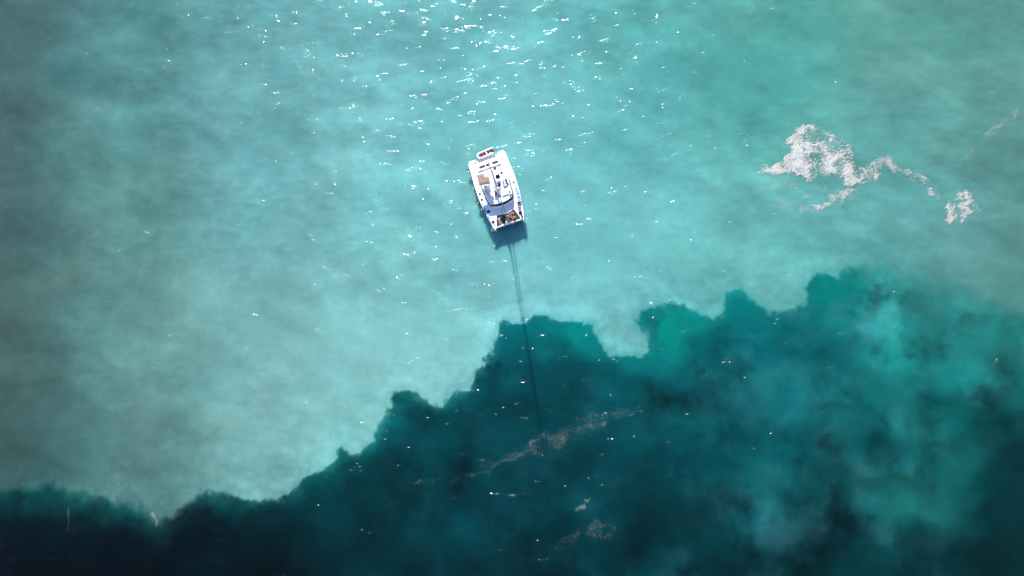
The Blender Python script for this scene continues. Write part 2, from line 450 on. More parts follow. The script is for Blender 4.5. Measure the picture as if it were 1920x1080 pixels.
def make_sea():
    ax = axis(-134, 96, 0.22, 9000, 0)
    ay = axis(-42, 98, 0.22, 9000, 0)
    nx, ny = len(ax), len(ay)
    X, Y = np.meshgrid(ax, ay)
    X, Y = X.ravel(), Y.ravel()
    # colour of the suspended silt, left-edge vignette included
    wx = fbm(X, Y, 16, 2, 11) * 2.2 + fbm(X, Y, 4, 2, 21) * 0.3
    wy = fbm(X, Y, 16, 2, 31) * 2.2 + fbm(X, Y, 4, 2, 41) * 0.3
    px, py = to_pixel(np.clip(X + wx * 1.3, -160, 130), np.clip(Y + wy * 1.3, -60, 130))
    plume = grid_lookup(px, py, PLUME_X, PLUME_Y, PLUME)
    deep = grid_lookup(px, py, DEEP_X, DEEP_Y, DEEP)
    sx = fbm(X, Y, 7, 3, 51) * 0.35 + fbm(X, Y, 1.6, 2, 61) * 0.16
    sy = fbm(X, Y, 7, 3, 71) * 0.35 + fbm(X, Y, 1.6, 2, 81) * 0.16
    near = (np.abs(X) < 200) & (np.abs(Y) < 150)
    sd = np.full(X.shape, 0.0)
    fp = gpoly(FRONT)
    sd[near] = poly_sd(X[near] + sx[near], Y[near] + sy[near], fp)
    sd[~near] = np.where(Y[~near] > -30, 60, -60)
    sd = sd + (billow(X, Y, 3.4, 2, 91) - 0.5) * 0.34 + (billow(X, Y, 1.3, 2, 95) - 0.45) * 0.16
    loose = sstep(-12, 40, X)                              # the front frays towards the east
    loose = np.clip(loose + fbm(X, Y, 22, 2, 99) * 0.25, 0.03, 1)
    soft = 0.80 + 2.0 * (1 - sstep(-84, -52, X)) + 0.55 * loose + 5.0 * sstep(48, 66, X)
    fw = fbm(X + fbm(X, Y, 3.0, 3, 93) * 0.9, Y + fbm(X, Y, 3.0, 3, 94) * 0.9, 4.2, 5, 97, 0.47)
    lobes = billow(X + fbm(X, Y, 2.5, 2, 96) * 0.5, Y, 3.2, 3, 98) - 0.5
    dens = np.clip(sd / soft, -4, 4) + (fw * 0.50 + lobes * 0.80) * np.minimum(1, 0.95 / soft)
    m = sstep(-0.30, 0.62, dens) * (0.90 + 0.10 * sstep(0.6, 2.6, dens))
    wisp = sstep(-2.3, 0.3, dens + fbm(X * 1.1, Y, 6.5, 5, 92, 0.6) * 1.3)
    m = m + (1 - m) * wisp * 0.20
    core = sstep(-0.4, 5.0, sd)
    # faint skirt of thinner silt under the front
    zone = sstep(-8, -1, X) * (1 - sstep(44, 58, X))
    skirt = sstep(-6.0 - 3.5 * zone, 0.3, sd) * np.clip(0.34 + 0.34 * zone + fbm(X, Y, 7, 4, 105) * 0.95, 0, 1)
    sk_col = deep * 0.4 + np.array((0, 134, 131)) * 0.6
    deep = deep * (1 - skirt[:, None] * 0.9) + sk_col * (skirt[:, None] * 0.9)
    rim = np.exp(-np.maximum(-sd, 0) / 1.5) * np.clip(0.30 + fbm(X, Y, 5, 3, 107) * 0.8, 0, 0.8)
    deep = deep * (1 - rim[:, None]) + (deep * 0.35 + plume * np.array((0.25, 0.42, 0.43)) + np.array((0, 22, 20))) * rim[:, None]
    puff = (billow(X, Y, 2.6, 3, 109) - 0.45) * np.exp(-(sd / 7.0) ** 2)
    plume = plume * (1 + puff * 0.07)[:, None]
    # mottling
    mo = fbm(X * 0.85 + Y * 0.25, Y * 1.25, 13, 5, 111)
    mo2 = fbm(X, Y, 34, 4, 121)
    mo3 = fbm(X * 0.9 + Y * 0.3, Y * 1.3, 5, 4, 115)
    rip = fbm(X * 0.55 + Y * 0.15, Y * 1.5 - X * 0.2, 1.7, 3, 117)
    plume = plume * (1 + (mo * 0.105 + mo2 * 0.03 + mo3 * 0.065 + rip * 0.03)[:, None]) + (fbm(X, Y, 18, 3, 131) * 4)[:, None] * np.array((1.3, 0.1, -0.1))
    dm = fbm(X * 1.1 - Y * 0.4, Y * 0.9 + X * .2, 15, 6, 141)
    dm2 = fbm(X, Y, 6, 5, 151)
    deep = deep * (1 + (dm * 0.34 + dm2 * 0.20)[:, None]) + (fbm(X, Y, 9, 5, 161) * 12)[:, None] * np.array((1.1, .5, .6)) * sstep(-20, 30, X)[:, None]
    # thin bluish veils of silt rising through the clear water to the east
    vx, vy = X + fbm(X, Y, 14, 2, 143) * 1.6, Y + fbm(X, Y, 14, 2, 147) * 1.6
    veil = sstep(-0.12, 0.7, fbm(vx * 0.9, vy, 12, 6, 145, 0.62)) * (0.35 + 0.65 * sstep(4, 26, X)) * (1 - 0.5 * sstep(45, 75, X)) * sstep(-60, -25, X)
    pool = sstep(0.05, 0.8, fbm(vx, vy * 0.9, 8, 5, 149, 0.6)) * sstep(0, 20, X)
    deep = deep * (1 - 0.36 * pool[:, None]) * (1 - 0.06 * veil[:, None]) + veil[:, None] * np.array((34.0, 38.0, 42.0))
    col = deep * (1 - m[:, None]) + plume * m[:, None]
    # pools and wisps
    cwx = X + fbm(X, Y, 10, 2, 171, 0.4) * 2.4
    cwy = Y + fbm(X, Y, 10, 2, 181, 0.4) * 2.4
    for (bx, by, rx, ry, c, s) in CLOUDS:
        g = ground(bx, by)
        k = (ground(bx + rx, by) - g).length
        l = (ground(bx, by + ry) - g).length
        sel = near & (np.abs(X - g.x) < 3 * k + 8) & (np.abs(Y - g.y) < 3 * l + 8)
        q = ((cwx[sel] - g.x) / k) ** 2 + ((cwy[sel] - g.y) / l) ** 2
        wgt = s * np.exp(-q * 1.1) * np.clip(1 + dm2[sel] * 0.9, 0.1, 1.4)
        mm = m[sel]
        wgt = wgt * np.where(by < 560 if by < 480 else False, mm, (1 - mm) if sum(c) < 300 else mm)
        wgt = np.clip(wgt, 0, 1)[:, None]
        col[sel] = col[sel] * (1 - wgt) + np.array(c, float) * wgt
    # a slightly denser lip along the sharp part of the front
    lip = np.exp(-((sd - 1.6) / 2.6) ** 2) * (1 - loose) * 0.05
    col = col * (1 + lip[:, None])
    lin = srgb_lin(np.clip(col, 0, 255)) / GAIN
    lin = np.clip(lin, 0.0005, 0.85)
    Z = sea_z(X, Y)
    me = bpy.data.meshes.new('sea')
    idx = np.arange(nx * ny).reshape(ny, nx)
    quads = np.stack([idx[:-1, :-1], idx[:-1, 1:], idx[1:, 1:], idx[1:, :-1]], -1).reshape(-1, 4)
    me.vertices.add(nx * ny)
    me.vertices.foreach_set('co', np.stack([X, Y, Z], 1).astype(np.float32).ravel())
    me.loops.add(quads.size)
    me.loops.foreach_set('vertex_index', quads.ravel().astype(np.int32))
    me.polygons.add(len(quads))
    me.polygons.foreach_set('loop_start', np.arange(0, quads.size, 4, dtype=np.int32))
    me.polygons.foreach_set('use_smooth', np.ones(len(quads), bool))
    at = me.attributes.new('silt_vignette', 'FLOAT_COLOR', 'POINT')
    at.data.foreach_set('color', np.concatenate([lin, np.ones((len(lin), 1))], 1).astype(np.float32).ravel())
    me.update()
    me.validate()
    o = bpy.data.objects.new('sea', me)
    COL.objects.link(o)
    tag(o, 'milky turquoise sea meeting darker teal water along a billowing front', 'sea', kind='structure')
    me.materials.append(sea_material())
    return o


def sea_material():
    m = bpy.data.materials.new('sea_water')
    m.use_nodes = True
    nt = m.node_tree
    nt.nodes.clear()
    N, L = nt.nodes.new, nt.links.new
    out = N('ShaderNodeOutputMaterial')
    at = N('ShaderNodeAttribute')
    at.attribute_name = 'silt_vignette'
    tc = N('ShaderNodeTexCoord')
    # fine grain in the silt
    g1 = N('ShaderNodeTexNoise')
    g1.inputs['Scale'].default_value = 0.55
    g1.inputs['Detail'].default_value = 7
    g1.inputs['Distortion'].default_value = 0.6
    L(tc.outputs['Object'], g1.inputs['Vector'])
    mr = N('ShaderNodeMapRange')
    mr.inputs['From Min'].default_value = 0.25
    mr.inputs['From Max'].default_value = 0.75
    mr.inputs['To Min'].default_value = 0.94
    mr.inputs['To Max'].default_value = 1.06
    L(g1.outputs['Fac'], mr.inputs['Value'])
    mul = N('ShaderNodeVectorMath')
    mul.operation = 'SCALE'
    L(at.outputs['Color'], mul.inputs[0])
    L(mr.outputs['Result'], mul.inputs['Scale'])
    # light wanders a little way through the cloudy water before it comes back
    dif = N('ShaderNodeSubsurfaceScattering')
    dif.falloff = 'BURLEY'
    dif.inputs['Scale'].default_value = 1.4
    dif.inputs['Radius'].default_value = (0.7, 1.0, 1.0)
    L(mul.outputs['Vector'], dif.inputs['Color'])
    # ripples for the shine only: the light from inside the water does not follow them
    mp = N('ShaderNodeMapping')
    mp.inputs['Rotation'].default_value = (0, 0, math.radians(-14))
    mp.inputs['Scale'].default_value = (0.62, 1.25, 1.0)
    L(tc.outputs['Object'], mp.inputs['Vector'])
    r1 = N('ShaderNodeTexNoise')
    r1.inputs['Scale'].default_value = 1.7
    r1.inputs['Detail'].default_value = 3.0
    r1.inputs['Roughness'].default_value = 0.55
    r1.inputs['Distortion'].default_value = 0.4
    L(mp.outputs['Vector'], r1.inputs['Vector'])
    gust = N('ShaderNodeTexNoise')
    gust.inputs['Scale'].default_value = 0.10
    gust.inputs['Detail'].default_value = 3
    L(mp.outputs['Vector'], gust.inputs['Vector'])
    gust.inputs['Scale'].default_value = 0.42
    gr = N('ShaderNodeMapRange')
    gr.interpolation_type = 'SMOOTHSTEP'
    gr.inputs['From Min'].default_value = 0.53
    gr.inputs['From Max'].default_value = 0.80
    gr.inputs['To Min'].default_value = 0.10
    gr.inputs['To Max'].default_value = 1.0
    L(gust.outputs['Fac'], gr.inputs['Value'])
    hm = N('ShaderNodeMath')
    hm.operation = 'MULTIPLY'
    L(r1.outputs['Fac'], hm.inputs[0])
    L(gr.outputs['Result'], hm.inputs[1])
    bp = N('ShaderNodeBump')
    bp.inputs['Strength'].default_value = 1.0
    bp.inputs['Distance'].default_value = 0.375
    L(hm.outputs['Value'], bp.inputs['Height'])
    gl = N('ShaderNodeBsdfGlossy')
    gl.inputs['Roughness'].default_value = 0.11
    L(bp.outputs['Normal'], gl.inputs['Normal'])
    fr = N('ShaderNodeFresnel')
    fr.inputs['IOR'].default_value = 1.333
    mix = N('ShaderNodeMixShader')
    L(fr.outputs['Fac'], mix.inputs['Fac'])
    L(dif.outputs[0], mix.inputs[1])
    L(gl.outputs['BSDF'], mix.inputs[2])
    L(mix.outputs['Shader'], out.inputs['Surface'])
    return m


make_sea()
# ------------------------------------------------------------------ foam drifting on the water
def foam_material():
    m = bpy.data.materials.new('sea_foam')
    m.use_nodes = True
    nt = m.node_tree
    nt.nodes.clear()
    N, L = nt.nodes.new, nt.links.new
    out = N('ShaderNodeOutputMaterial')
    at = N('ShaderNodeAttribute')
    at.attribute_name = 'cover'
    tc = N('ShaderNodeTexCoord')
    nz = N('ShaderNodeTexNoise')
    nz.inputs['Scale'].default_value = 5.0
    nz.inputs['Detail'].default_value = 4
    L(tc.outputs['Object'], nz.inputs['Vector'])
    mr = N('ShaderNodeMapRange')
    mr.inputs['From Min'].default_value = 0.3
    mr.inputs['From Max'].default_value = 0.7
    mr.inputs['To Min'].default_value = 0.45
    mr.inputs['To Max'].default_value = 1.25
    L(nz.outputs['Fac'], mr.inputs['Value'])
    mu = N('ShaderNodeMath')
    mu.operation = 'MULTIPLY'
    mu.use_clamp = True
    L(at.outputs['Fac'], mu.inputs[0])
    L(mr.outputs['Result'], mu.inputs[1])
    n2 = N('ShaderNodeTexNoise')
    n2.inputs['Scale'].default_value = 0.5
    n2.inputs['Detail'].default_value = 5
    L(tc.outputs['Object'], n2.inputs['Vector'])
    cr = N('ShaderNodeValToRGB')
    cr.color_ramp.elements[0].color = (0.36, 0.345, 0.32, 1)
    cr.color_ramp.elements[1].color = (0.41, 0.415, 0.41, 1)
    cr.color_ramp.elements[0].position = 0.36
    cr.color_ramp.elements[1].position = 0.6
    L(n2.outputs['Fac'], cr.inputs['Fac'])
    d = N('ShaderNodeBsdfDiffuse')
    L(cr.outputs['Color'], d.inputs['Color'])
    t = N('ShaderNodeBsdfTransparent')
    mx = N('ShaderNodeMixShader')
    L(mu.outputs['Value'], mx.inputs['Fac'])
    L(t.outputs['BSDF'], mx.inputs[1])
    L(d.outputs['BSDF'], mx.inputs[2])
    L(mx.outputs['Shader'], out.inputs['Surface'])
    return m


FOAM_MAT = foam_material()


def make_foam(name, label, polys=(), lines=(), step=0.12, dens=0.55, strength=1.0, ang=20, seed=0, size=1.6):
    """polys: pixel outlines; lines: (pixel polyline, half width m)"""
    allp = [ground(*p) for q in polys for p in q] + [ground(*p) for l, w in lines for p in l]
    x0, x1 = min(p.x for p in allp) - 2.5, max(p.x for p in allp) + 2.5
    y0, y1 = min(p.y for p in allp) - 2.5, max(p.y for p in allp) + 2.5
    ax, ay = np.arange(x0, x1, step), np.arange(y0, y1, step)
    X, Y = [a.ravel() for a in np.meshgrid(ax, ay)]
    wx, wy = X + fbm(X, Y, 3.5, 4, seed + 1) * 1.1, Y + fbm(X, Y, 3.5, 4, seed + 2) * 1.1
    mask = np.zeros(X.shape)
    for q in polys:
        sd = poly_sd(wx, wy, gpoly(q))
        mask = np.maximum(mask, sstep(-0.9, 1.3, sd))
    for l, w in lines:
        d = seg_dist(wx, wy, gpoly(l), False)
        mask = np.maximum(mask, np.exp(-(d / w) ** 2))
    a = math.radians(ang)
    U, V = (X * math.cos(a) + Y * math.sin(a)) * 0.6, (-X * math.sin(a) + Y * math.cos(a)) * 1.15
    U = U + fbm(X, Y, 2.0, 3, seed + 3) * 0.6
    V = V + fbm(X, Y, 2.0, 3, seed + 4) * 0.6
    web = ridged(U, V, size, 5, seed + 5)
    big = fbm(X, Y, 4.5, 4, seed + 9)
    lvl = mask * (1.0 + big * 0.7) * dens
    fine = ridged(U * 1.1 + 7, V, size * 0.33, 3, seed + 15)
    web = web * 0.62 + fine * 0.50
    cov = sstep(0.0, 0.46, web - (1 - lvl) * 0.86) * np.clip(mask * 1.6, 0, 1) * strength
    nx, ny = len(ax), len(ay)
    idx = np.arange(nx * ny).reshape(ny, nx)
    quads = np.stack([idx[:-1, :-1], idx[:-1, 1:], idx[1:, 1:], idx[1:, :-1]], -1).reshape(-1, 4)
    quads = quads[cov[quads].max(1) > 0.08 * strength]
    used, inv = np.unique(quads, return_inverse=True)
    Xu, Yu = X[used], Y[used]
    Z = sea_z(Xu, Yu) + 0.012 + 0.05 * cov[used]
    me = bpy.data.meshes.new(name)
    me.from_pydata(np.stack([Xu, Yu, Z], 1).tolist(), [], inv.reshape(-1, 4).tolist())
    me.polygons.foreach_set('use_smooth', np.ones(len(quads), bool))
    at = me.attributes.new('cover', 'FLOAT', 'POINT')
    at.data.foreach_set('value', cov[used].astype(np.float32))
    me.materials.append(FOAM_MAT)
    o = bpy.data.objects.new(name, me)
    COL.objects.link(o)
    return tag(o, label, 'foam', kind='stuff')


make_foam('foam', 'large ragged white foam patch on the turquoise water at right',
          [[(1398, 329), (1445, 308), (1468, 297), (1468, 262), (1496, 234), (1530, 230), (1564, 246), (1594, 268), (1606, 290), (1616, 302), (1606, 330), (1575, 338), (1545, 330), (1514, 348), (1500, 336), (1470, 324), (1440, 330)]],
          dens=0.94, strength=1.0, seed=300, ang=22, size=1.0, step=.1)
make_foam('foam', 'loose white foam fringe hanging off the lower right of the large patch',
          [[(1572, 318), (1600, 296), (1625, 308), (1660, 318), (1650, 338), (1612, 350), (1570, 344)]], dens=0.84, strength=0.9, seed=315, ang=15, size=1.1)
make_foam('foam', 'thin white foam trail running from the large patch towards the lower right',
          lines=[([(1630, 322), (1660, 306), (1690, 320), (1722, 336), (1745, 356)], 1.5), ([(1735, 350), (1755, 372)], 0.9)], dens=0.78, strength=0.8, seed=331, ang=-20, size=1.1)
make_foam('foam', 'slim slanting white foam streak just below the large foam patch',
          lines=[([(1504, 403), (1530, 390), (1552, 380), (1575, 364), (1598, 357)], 1.25), ([(1565, 368), (1595, 360)], 1.5)], dens=1.0, strength=0.8, seed=361, ang=28, size=1.1)
make_foam('foam', 'small bright foam patch nearest the right edge of the turquoise water',
          [[(1758, 428), (1772, 405), (1760, 386), (1790, 368), (1812, 352), (1826, 358), (1828, 382), (1842, 396), (1818, 414), (1790, 422)]], dens=0.82, strength=0.95, seed=391, ang=30, size=1.2)
make_foam('foam', 'faint foam wisps left of the slim streak on turquoise water',
          lines=[([(1425, 396), (1470, 386), (1492, 392)], 2.2), ([(1500, 372), (1545, 350)], 0.9), ([(1440, 340), (1490, 346)], 1.8)], dens=0.74, strength=0.26, seed=420, ang=24, size=.9)
make_foam('foam', 'faint foam wisps above the small patch by the right edge',
          lines=[([(1796, 305), (1815, 295), (1830, 285)], 1.4), ([(1850, 255), (1880, 232), (1905, 205)], 1.0), ([(1770, 345), (1800, 348)], .8)], dens=0.72, strength=0.3, seed=450, ang=40, size=.8)
make_foam('foam', 'long pale foam band slanting across the dark teal water',
          lines=[([(930, 870), (965, 856), (1005, 838)], 1.2), ([(1005, 840), (1050, 818), (1090, 806), (1130, 792)], 2.3), ([(1090, 790), (1150, 780), (1195, 765)], 2.2)], dens=0.74, strength=0.085, seed=480, ang=18, size=.8, step=.1)
make_foam('foam', 'thin end of the foam band trailing left over dark water',
          lines=[([(778, 912), (805, 905), (828, 895)], 0.8), ([(835, 905), (870, 892), (905, 885), (930, 872)], 0.7)], dens=0.72, strength=0.09, seed=510, ang=20, size=.9)
make_foam('foam', 'scattered bright flecks along the pale foam band on dark water',
          lines=[([(1055, 822), (1068, 812)], .7), ([(1100, 800), (1128, 792)], .8), ([(1000, 838), (1008, 832)], .6), ([(945, 862), (962, 856)], .5), ([(1080, 785), (1085, 787)], .3)], dens=0.72, strength=0.16, seed=520, ang=20, size=.7, step=.09)
make_foam('foam', 'loose curl of foam in the dark water at bottom centre',
          lines=[([(1122, 975), (1148, 990), (1140, 1003), (1112, 1000), (1118, 980)], 1.2), ([(1030, 1028), (1060, 1020), (1088, 1000)], 1.0)], dens=0.72, strength=0.07, seed=540, ang=30, size=.9)
make_foam('foam', 'small bright foam fleck above the loose curl in dark water',
          lines=[([(1084, 958), (1094, 950), (1100, 946)], 0.45), ([(1104, 936), (1110, 939)], .35)], dens=0.95, strength=0.22, seed=570, ang=35, size=.6)
make_foam('foam', 'narrow upright foam streak on the near-black water at far left',
          lines=[([(129, 958), (132, 975), (127, 996)], 0.34)], dens=0.9, strength=0.2, seed=600, ang=80, size=.8)
make_foam('foam', 'narrow upright foam streak at the tip of the plume at lower left',
          lines=[([(285, 958), (289, 976), (287, 988)], 0.36)], dens=0.95, strength=0.22, seed=630, ang=80, size=.8)
make_foam('foam', 'hooked foam streak on teal water near the right edge',
          lines=[([(1864, 676), (1876, 671), (1881, 660)], 0.4)], dens=0.95, strength=0.4, seed=660, ang=30, size=.8)

# ------------------------------------------------------------------ the catamaran
# u runs from stern to bow, v to port, both in photo pixels as seen; B() gives boat metres at height z
BO, BU, BV = (912.3, 295.6), (0.3234, 0.9463), (0.9463, -0.3234)
_a, _b = ground(BO[0], BO[1], 1.8), ground(BO[0] + 133.3 * BU[0], BO[1] + 133.3 * BU[1], 1.8)
BOAT_ANG = math.atan2(_b.y - _a.y, _b.x - _a.x)
BOAT_LOC = Vector((_a.x, _a.y, 0))
BOAT_M = Matrix.Translation(BOAT_LOC) @ Matrix.Rotation(BOAT_ANG, 4, 'Z')
BOAT_I = BOAT_M.inverted()


def BP(px, py, z):
    return BOAT_I @ ground(px, py, z)


def B(u, v, z):
    return BP(BO[0] + u * BU[0] + v * BV[0], BO[1] + u * BU[1] + v * BV[1], z)


DECK, ROOF = 1.8, 2.86
boat = empty('catamaran', BOAT_LOC, BOAT_ANG)
tag(boat, 'white sailing catamaran lying at rest on turquoise water', 'catamaran')


def sym(pts):
    """half outline (port, stern to bow) -> whole counter-clockwise outline"""
    return [(x, -y) for x, y in pts] + [(x, y) for x, y in reversed(pts)]


def bxy(lst, z):
    return [tuple(B(u, v, z).xy) for u, v in lst]


# hulls
OUT = bxy([(0, 36.7), (20, 37.7), (44, 39.4), (66, 39.2), (76, 38.6), (90, 36.9), (105, 34.8), (118, 33), (128, 30.7), (133.4, 28.9)], DECK)
for s in (1, -1):
    rings = []
    for x, y in OUT:
        k = min(1.0, max(0.0, (14.6 - x) / 4.5)) ** 0.6
        wi = 0.10 + 1.55 * k                     # hull breadth at deck
        yo = y - 0.03
        yi = y - wi
        c = (yo + yi) / 2
        h = wi / 2
        prof = [(h, 1.50), (h * 0.97, 0.8), (h * 0.80, 0.1), (h * 0.45, -0.35), (0, -0.5), (-h * 0.45, -0.35), (-h * 0.80, 0.1), (-h * 0.97, 0.8), (-h, 1.50)]
        rk = 0.25 * (1 - k)
        rings.append([(x - rk * (1.5 - z) * 0.25, s * (c + q), z) for q, z in prof])
    hull = MB().loft(rings).build('hull', M['hullside'], boat, smooth=True)
    hull['label'] = 'port hull' if s > 0 else 'starboard hull'
    # row of portlights on the outer side
    for ux in (44, 70, 96):
        p = B(ux, 0, 1.0)
        yy = np.interp(p.x, [q[0] for q in OUT], [q[1] for q in OUT])
        MB().box((p.x, s * (yy - 0.05), 1.02), (0.85, 0.05, 0.24)).build('portlight', M['glass'], hull, bevel=0.01)

# deck: one moulding with the notch for the trampoline
tip = B(133.4, 28.0, DECK)
half = OUT[:] + [tuple(B(132.4, 27.2, DECK).xy), tuple(B(128.9, 24.0, DECK).xy), tuple(B(118, 20.6, DECK).xy), tuple(B(108.8, 17.0, DECK).xy), tuple(B(110.2, 9, DECK).xy), tuple(B(111.0, 2.0, DECK).xy)]
deck = MB().prism(sym(half), 1.48, DECK, inset=0.045).build('deck', M['nonslip'], boat)
# stern steps
for s in (1, -1):
    for k in range(2):
        p = B(0, 0, DECK)
        MB().box((-0.24 - 0.30 * k, s * 2.95, 1.12 - 0.42 * k), (0.46 - 0.0 * k, 1.3, 0.22)).build('stern_step', M['gelcoat'], boat, bevel=0.03)
# toe rails
for s in (1, -1):
    MB().tube([(x - 0.0, s * (y - 0.05), DECK + 0.035) for x, y in OUT], 0.035, 6).build('toe_rail', M['gelcoat'], boat)

# cockpit sole and cabin
ROOFH = bxy([(5, 23.5), (20, 25.2), (40, 26.0), (52, 25.8), (70, 24.8), (80, 23.6), (85.4, 21.2), (87.6, 12.0), (88.8, 5.0)], ROOF)
roof_poly = sym(ROOFH)
roof = MB().prism(roof_poly, ROOF - 0.13, ROOF, inset=0.05).build('coachroof', M['gelcoat'], boat)


def outline_strip(pts, z0, z1, off0, off1):
    """band along a closed outline, drawn out by off0 below and off1 above"""
    n = len(pts)
    lo, hi = [], []
    for k, p in enumerate(pts):
        a, b = Vector(pts[k - 1]), Vector(pts[(k + 1) % n])
        t = (b - a).normalized()
        nr = Vector((t.y, -t.x))
        lo.append((p[0] + nr.x * off0, p[1] + nr.y * off0, z0))
        hi.append((p[0] + nr.x * off1, p[1] + nr.y * off1, z1))
    return MB().loft([lo, hi])


cab = [p for p in bxy([(34, 24.6), (52, 24.6), (70, 23.6), (80, 22.4), (85.4, 20.2), (87.6, 11.5), (88.6, 5.0)], ROOF)]
cab_poly = sym(cab)
outline_strip(cab_poly, DECK - 0.02, 2.24, 0.50, 0.34).build('cabin_side', M['gelcoat'], boat)
outline_strip(cab_poly, 2.24, ROOF - 0.11, 0.34, 0.06).build('windscreen', M['glass'], boat)
# mullions across the windscreen
for vv in (-19, -7, 7, 19):
    a, b = B(92.0 if abs(vv) < 10 else 88.0, vv, 2.24), B(88.6 if abs(vv) < 10 else 85.9, vv, ROOF - 0.1)
    MB().tube([(a.x + 0.02, a.y, 2.26), (b.x + 0.05, b.y, ROOF - 0.12)], 0.022, 6).build('mullion', M['blackrubber'], boat)
for s in (1, -1):
    for u in (7, 30):
        p = B(u, 22.5 * s, DECK)
        MB().tube([(p.x, p.y, DECK - 0.02), (p.x, p.y, ROOF - 0.1)], 0.045, 8).build('hardtop_post', M['steel'], boat)
# cockpit bench under the hardtop
p, q = B(9, -20, DECK), B(14, 20, DECK)
MB().box(((p.x + q.x) / 2, 0, DECK + 0.2), (0.6, 3.9, 0.4)).build('cockpit_bench', M['whitevinyl'], boat, bevel=0.05)
# low coaming round the roof deck, port and starboard
for s in (1, -1):
    pts = [B(u, v * s, ROOF) for u, v in ((26, 24.4), (40, 24.8), (52, 24.6), (68, 23.7), (78, 22.6), (83.5, 20.4))]
    MB().tube([(a.x, a.y, ROOF + 0.05) for a in pts], 0.06, 8).build('coaming', M['gelcoat'], boat, smooth=True)

# solar panels on the aft end of the hardtop
for uvs in (((11.2, -19), (15.1, -7.6)), ((11.1, -6.1), (15.2, 1.0)), ((11.1, 6.7), (15.1, 17.8))):
    a, b = B(*uvs[0], ROOF + .04), B(*uvs[1], ROOF + .04)
    cx, cy = (a.x + b.x) / 2, (a.y + b.y) / 2
    L_, W_ = abs(b.x - a.x), abs(b.y - a.y)
    sp = MB().box((cx, cy, ROOF + 0.025), (L_, W_, 0.05)).build('solar_panel', M['solar'], boat, bevel=0.008)
    n = max(2, round(W_ / 0.24))
    for k in range(1, n):
        MB().box((cx, cy - W_ / 2 + W_ * k / n, ROOF + 0.052), (L_ * 0.94, 0.012, 0.006)).build('cell_strip', M['alu'], sp)
# dark bar built where a shadow line crosses the hardtop
a, b = B(20.6, -23.6, ROOF), B(20.4, 22.2, ROOF)
tr = MB().box(((a.x + b.x) / 2, (a.y + b.y) / 2, ROOF + 0.03), (0.13, b.y - a.y, 0.06)).build('shadow_line_bar', M['purplegrey'], boat)
for s in (a, b):
    sgn = 1 if s is b else -1
    MB().box((s.x, s.y - sgn * 0.45, ROOF + 0.04), (0.24, 0.9, 0.07)).build('shadow_line_end', M['purplegrey'], tr, bevel=0.02)
MB().box((a.x, 0.1, ROOF + 0.09), (0.2, 0.26, 0.1)).build('car', M['blackrubber'], tr, bevel=0.02)

# deck hatches
for u, v, s in ((60.0, -33.9, 0.33), (71.8, -34.0, 0.36), (96.8, -29.3, 0.52), (118.1, -27.4, 0.50), (118.4, 26.2, 0.52), (60.0, 33.0, 0.34)):
    p = B(u, v, DECK + .03)
    hb = MB().box((p.x, p.y, DECK + 0.018), (s + .05, s + .05, 0.045)).build('hatch', M['blackrubber'], boat, bevel=0.012)
    MB().box((p.x, p.y, DECK + 0.046), (s - .03, s - .03, 0.018)).build('pane', M['hatch'], hb, bevel=0.005)
p = B(75, -12.2, ROOF)
MB().box((p.x, p.y, ROOF + 0.02), (0.34, 0.12, 0.05), rz=0.3).build('roof_vent', M['greygrille'], boat, bevel=0.01)
# pads on the bow tips
for s in (1, -1):
    pp = bxy([(121.6, 24.8), (121.4, 28.6), (125.6, 29.4), (128.4, 28.6), (127.6, 27.0)], DECK)
    pp = [(x, s * y) for x, y in pp]
    if s < 0: pp.reverse()
    MB().prism(pp[::-1] if s > 0 else pp[::-1], DECK - .002, DECK + 0.012).build('bow_pad', M['pinkpad'], boat)
# vent strip on the port quarter
a, b = B(8.4, 33.9, DECK), B(19.8, 34.4, DECK)
vs_ = empty
vent = MB().box(((a.x + b.x) / 2, (a.y + b.y) / 2, DECK + 0.012), (b.x - a.x, 0.14, 0.03)).build('side_vent', M['greygrille'], boat)

# bow crossbeam, longeron and net
a, b = B(130.6, -26.6, 1.75), B(130.6, 26.6, 1.75)
cb = MB().tube([(a.x, a.y, 1.72), (a.x, 0, 1.80), (b.x, b.y, 1.72)], 0.145, 12).build('crossbeam', M['gelcoat'], boat, smooth=True)
MB().tube([(a.x - .0, -0.9, 1.93), (a.x, 0, 2.18), (a.x, 0.9, 1.93)], 0.03, 8).build('striker', M['steel'], cb)
c = B(111, 0, DECK)
MB().tube([(c.x - 0.15, 0, 1.66), (a.x, 0, 1.66)], 0.075, 10).build('longeron', M['alu'], boat, smooth=True)
XB = a.x
netp = [tuple(B(u, v, 1.7).xy) for u, v in ((108.0, 17.4), (118, 21.2), (129.8, 24.8))]
half_net = netp + [(XB - 0.10, netp[-1][1] - 0.02)]
for s in (1, -1):
    pol = [(c.x - 0.25, 0.08 * s)] + [(x, s * y) for x, y in half_net] + [(XB - 0.10, 0.08 * s)]
    if s > 0: pol.reverse()
    nn = MB().prism(pol, 1.655, 1.67).build('trampoline_net', M['net'], boat)
NET = 1.67

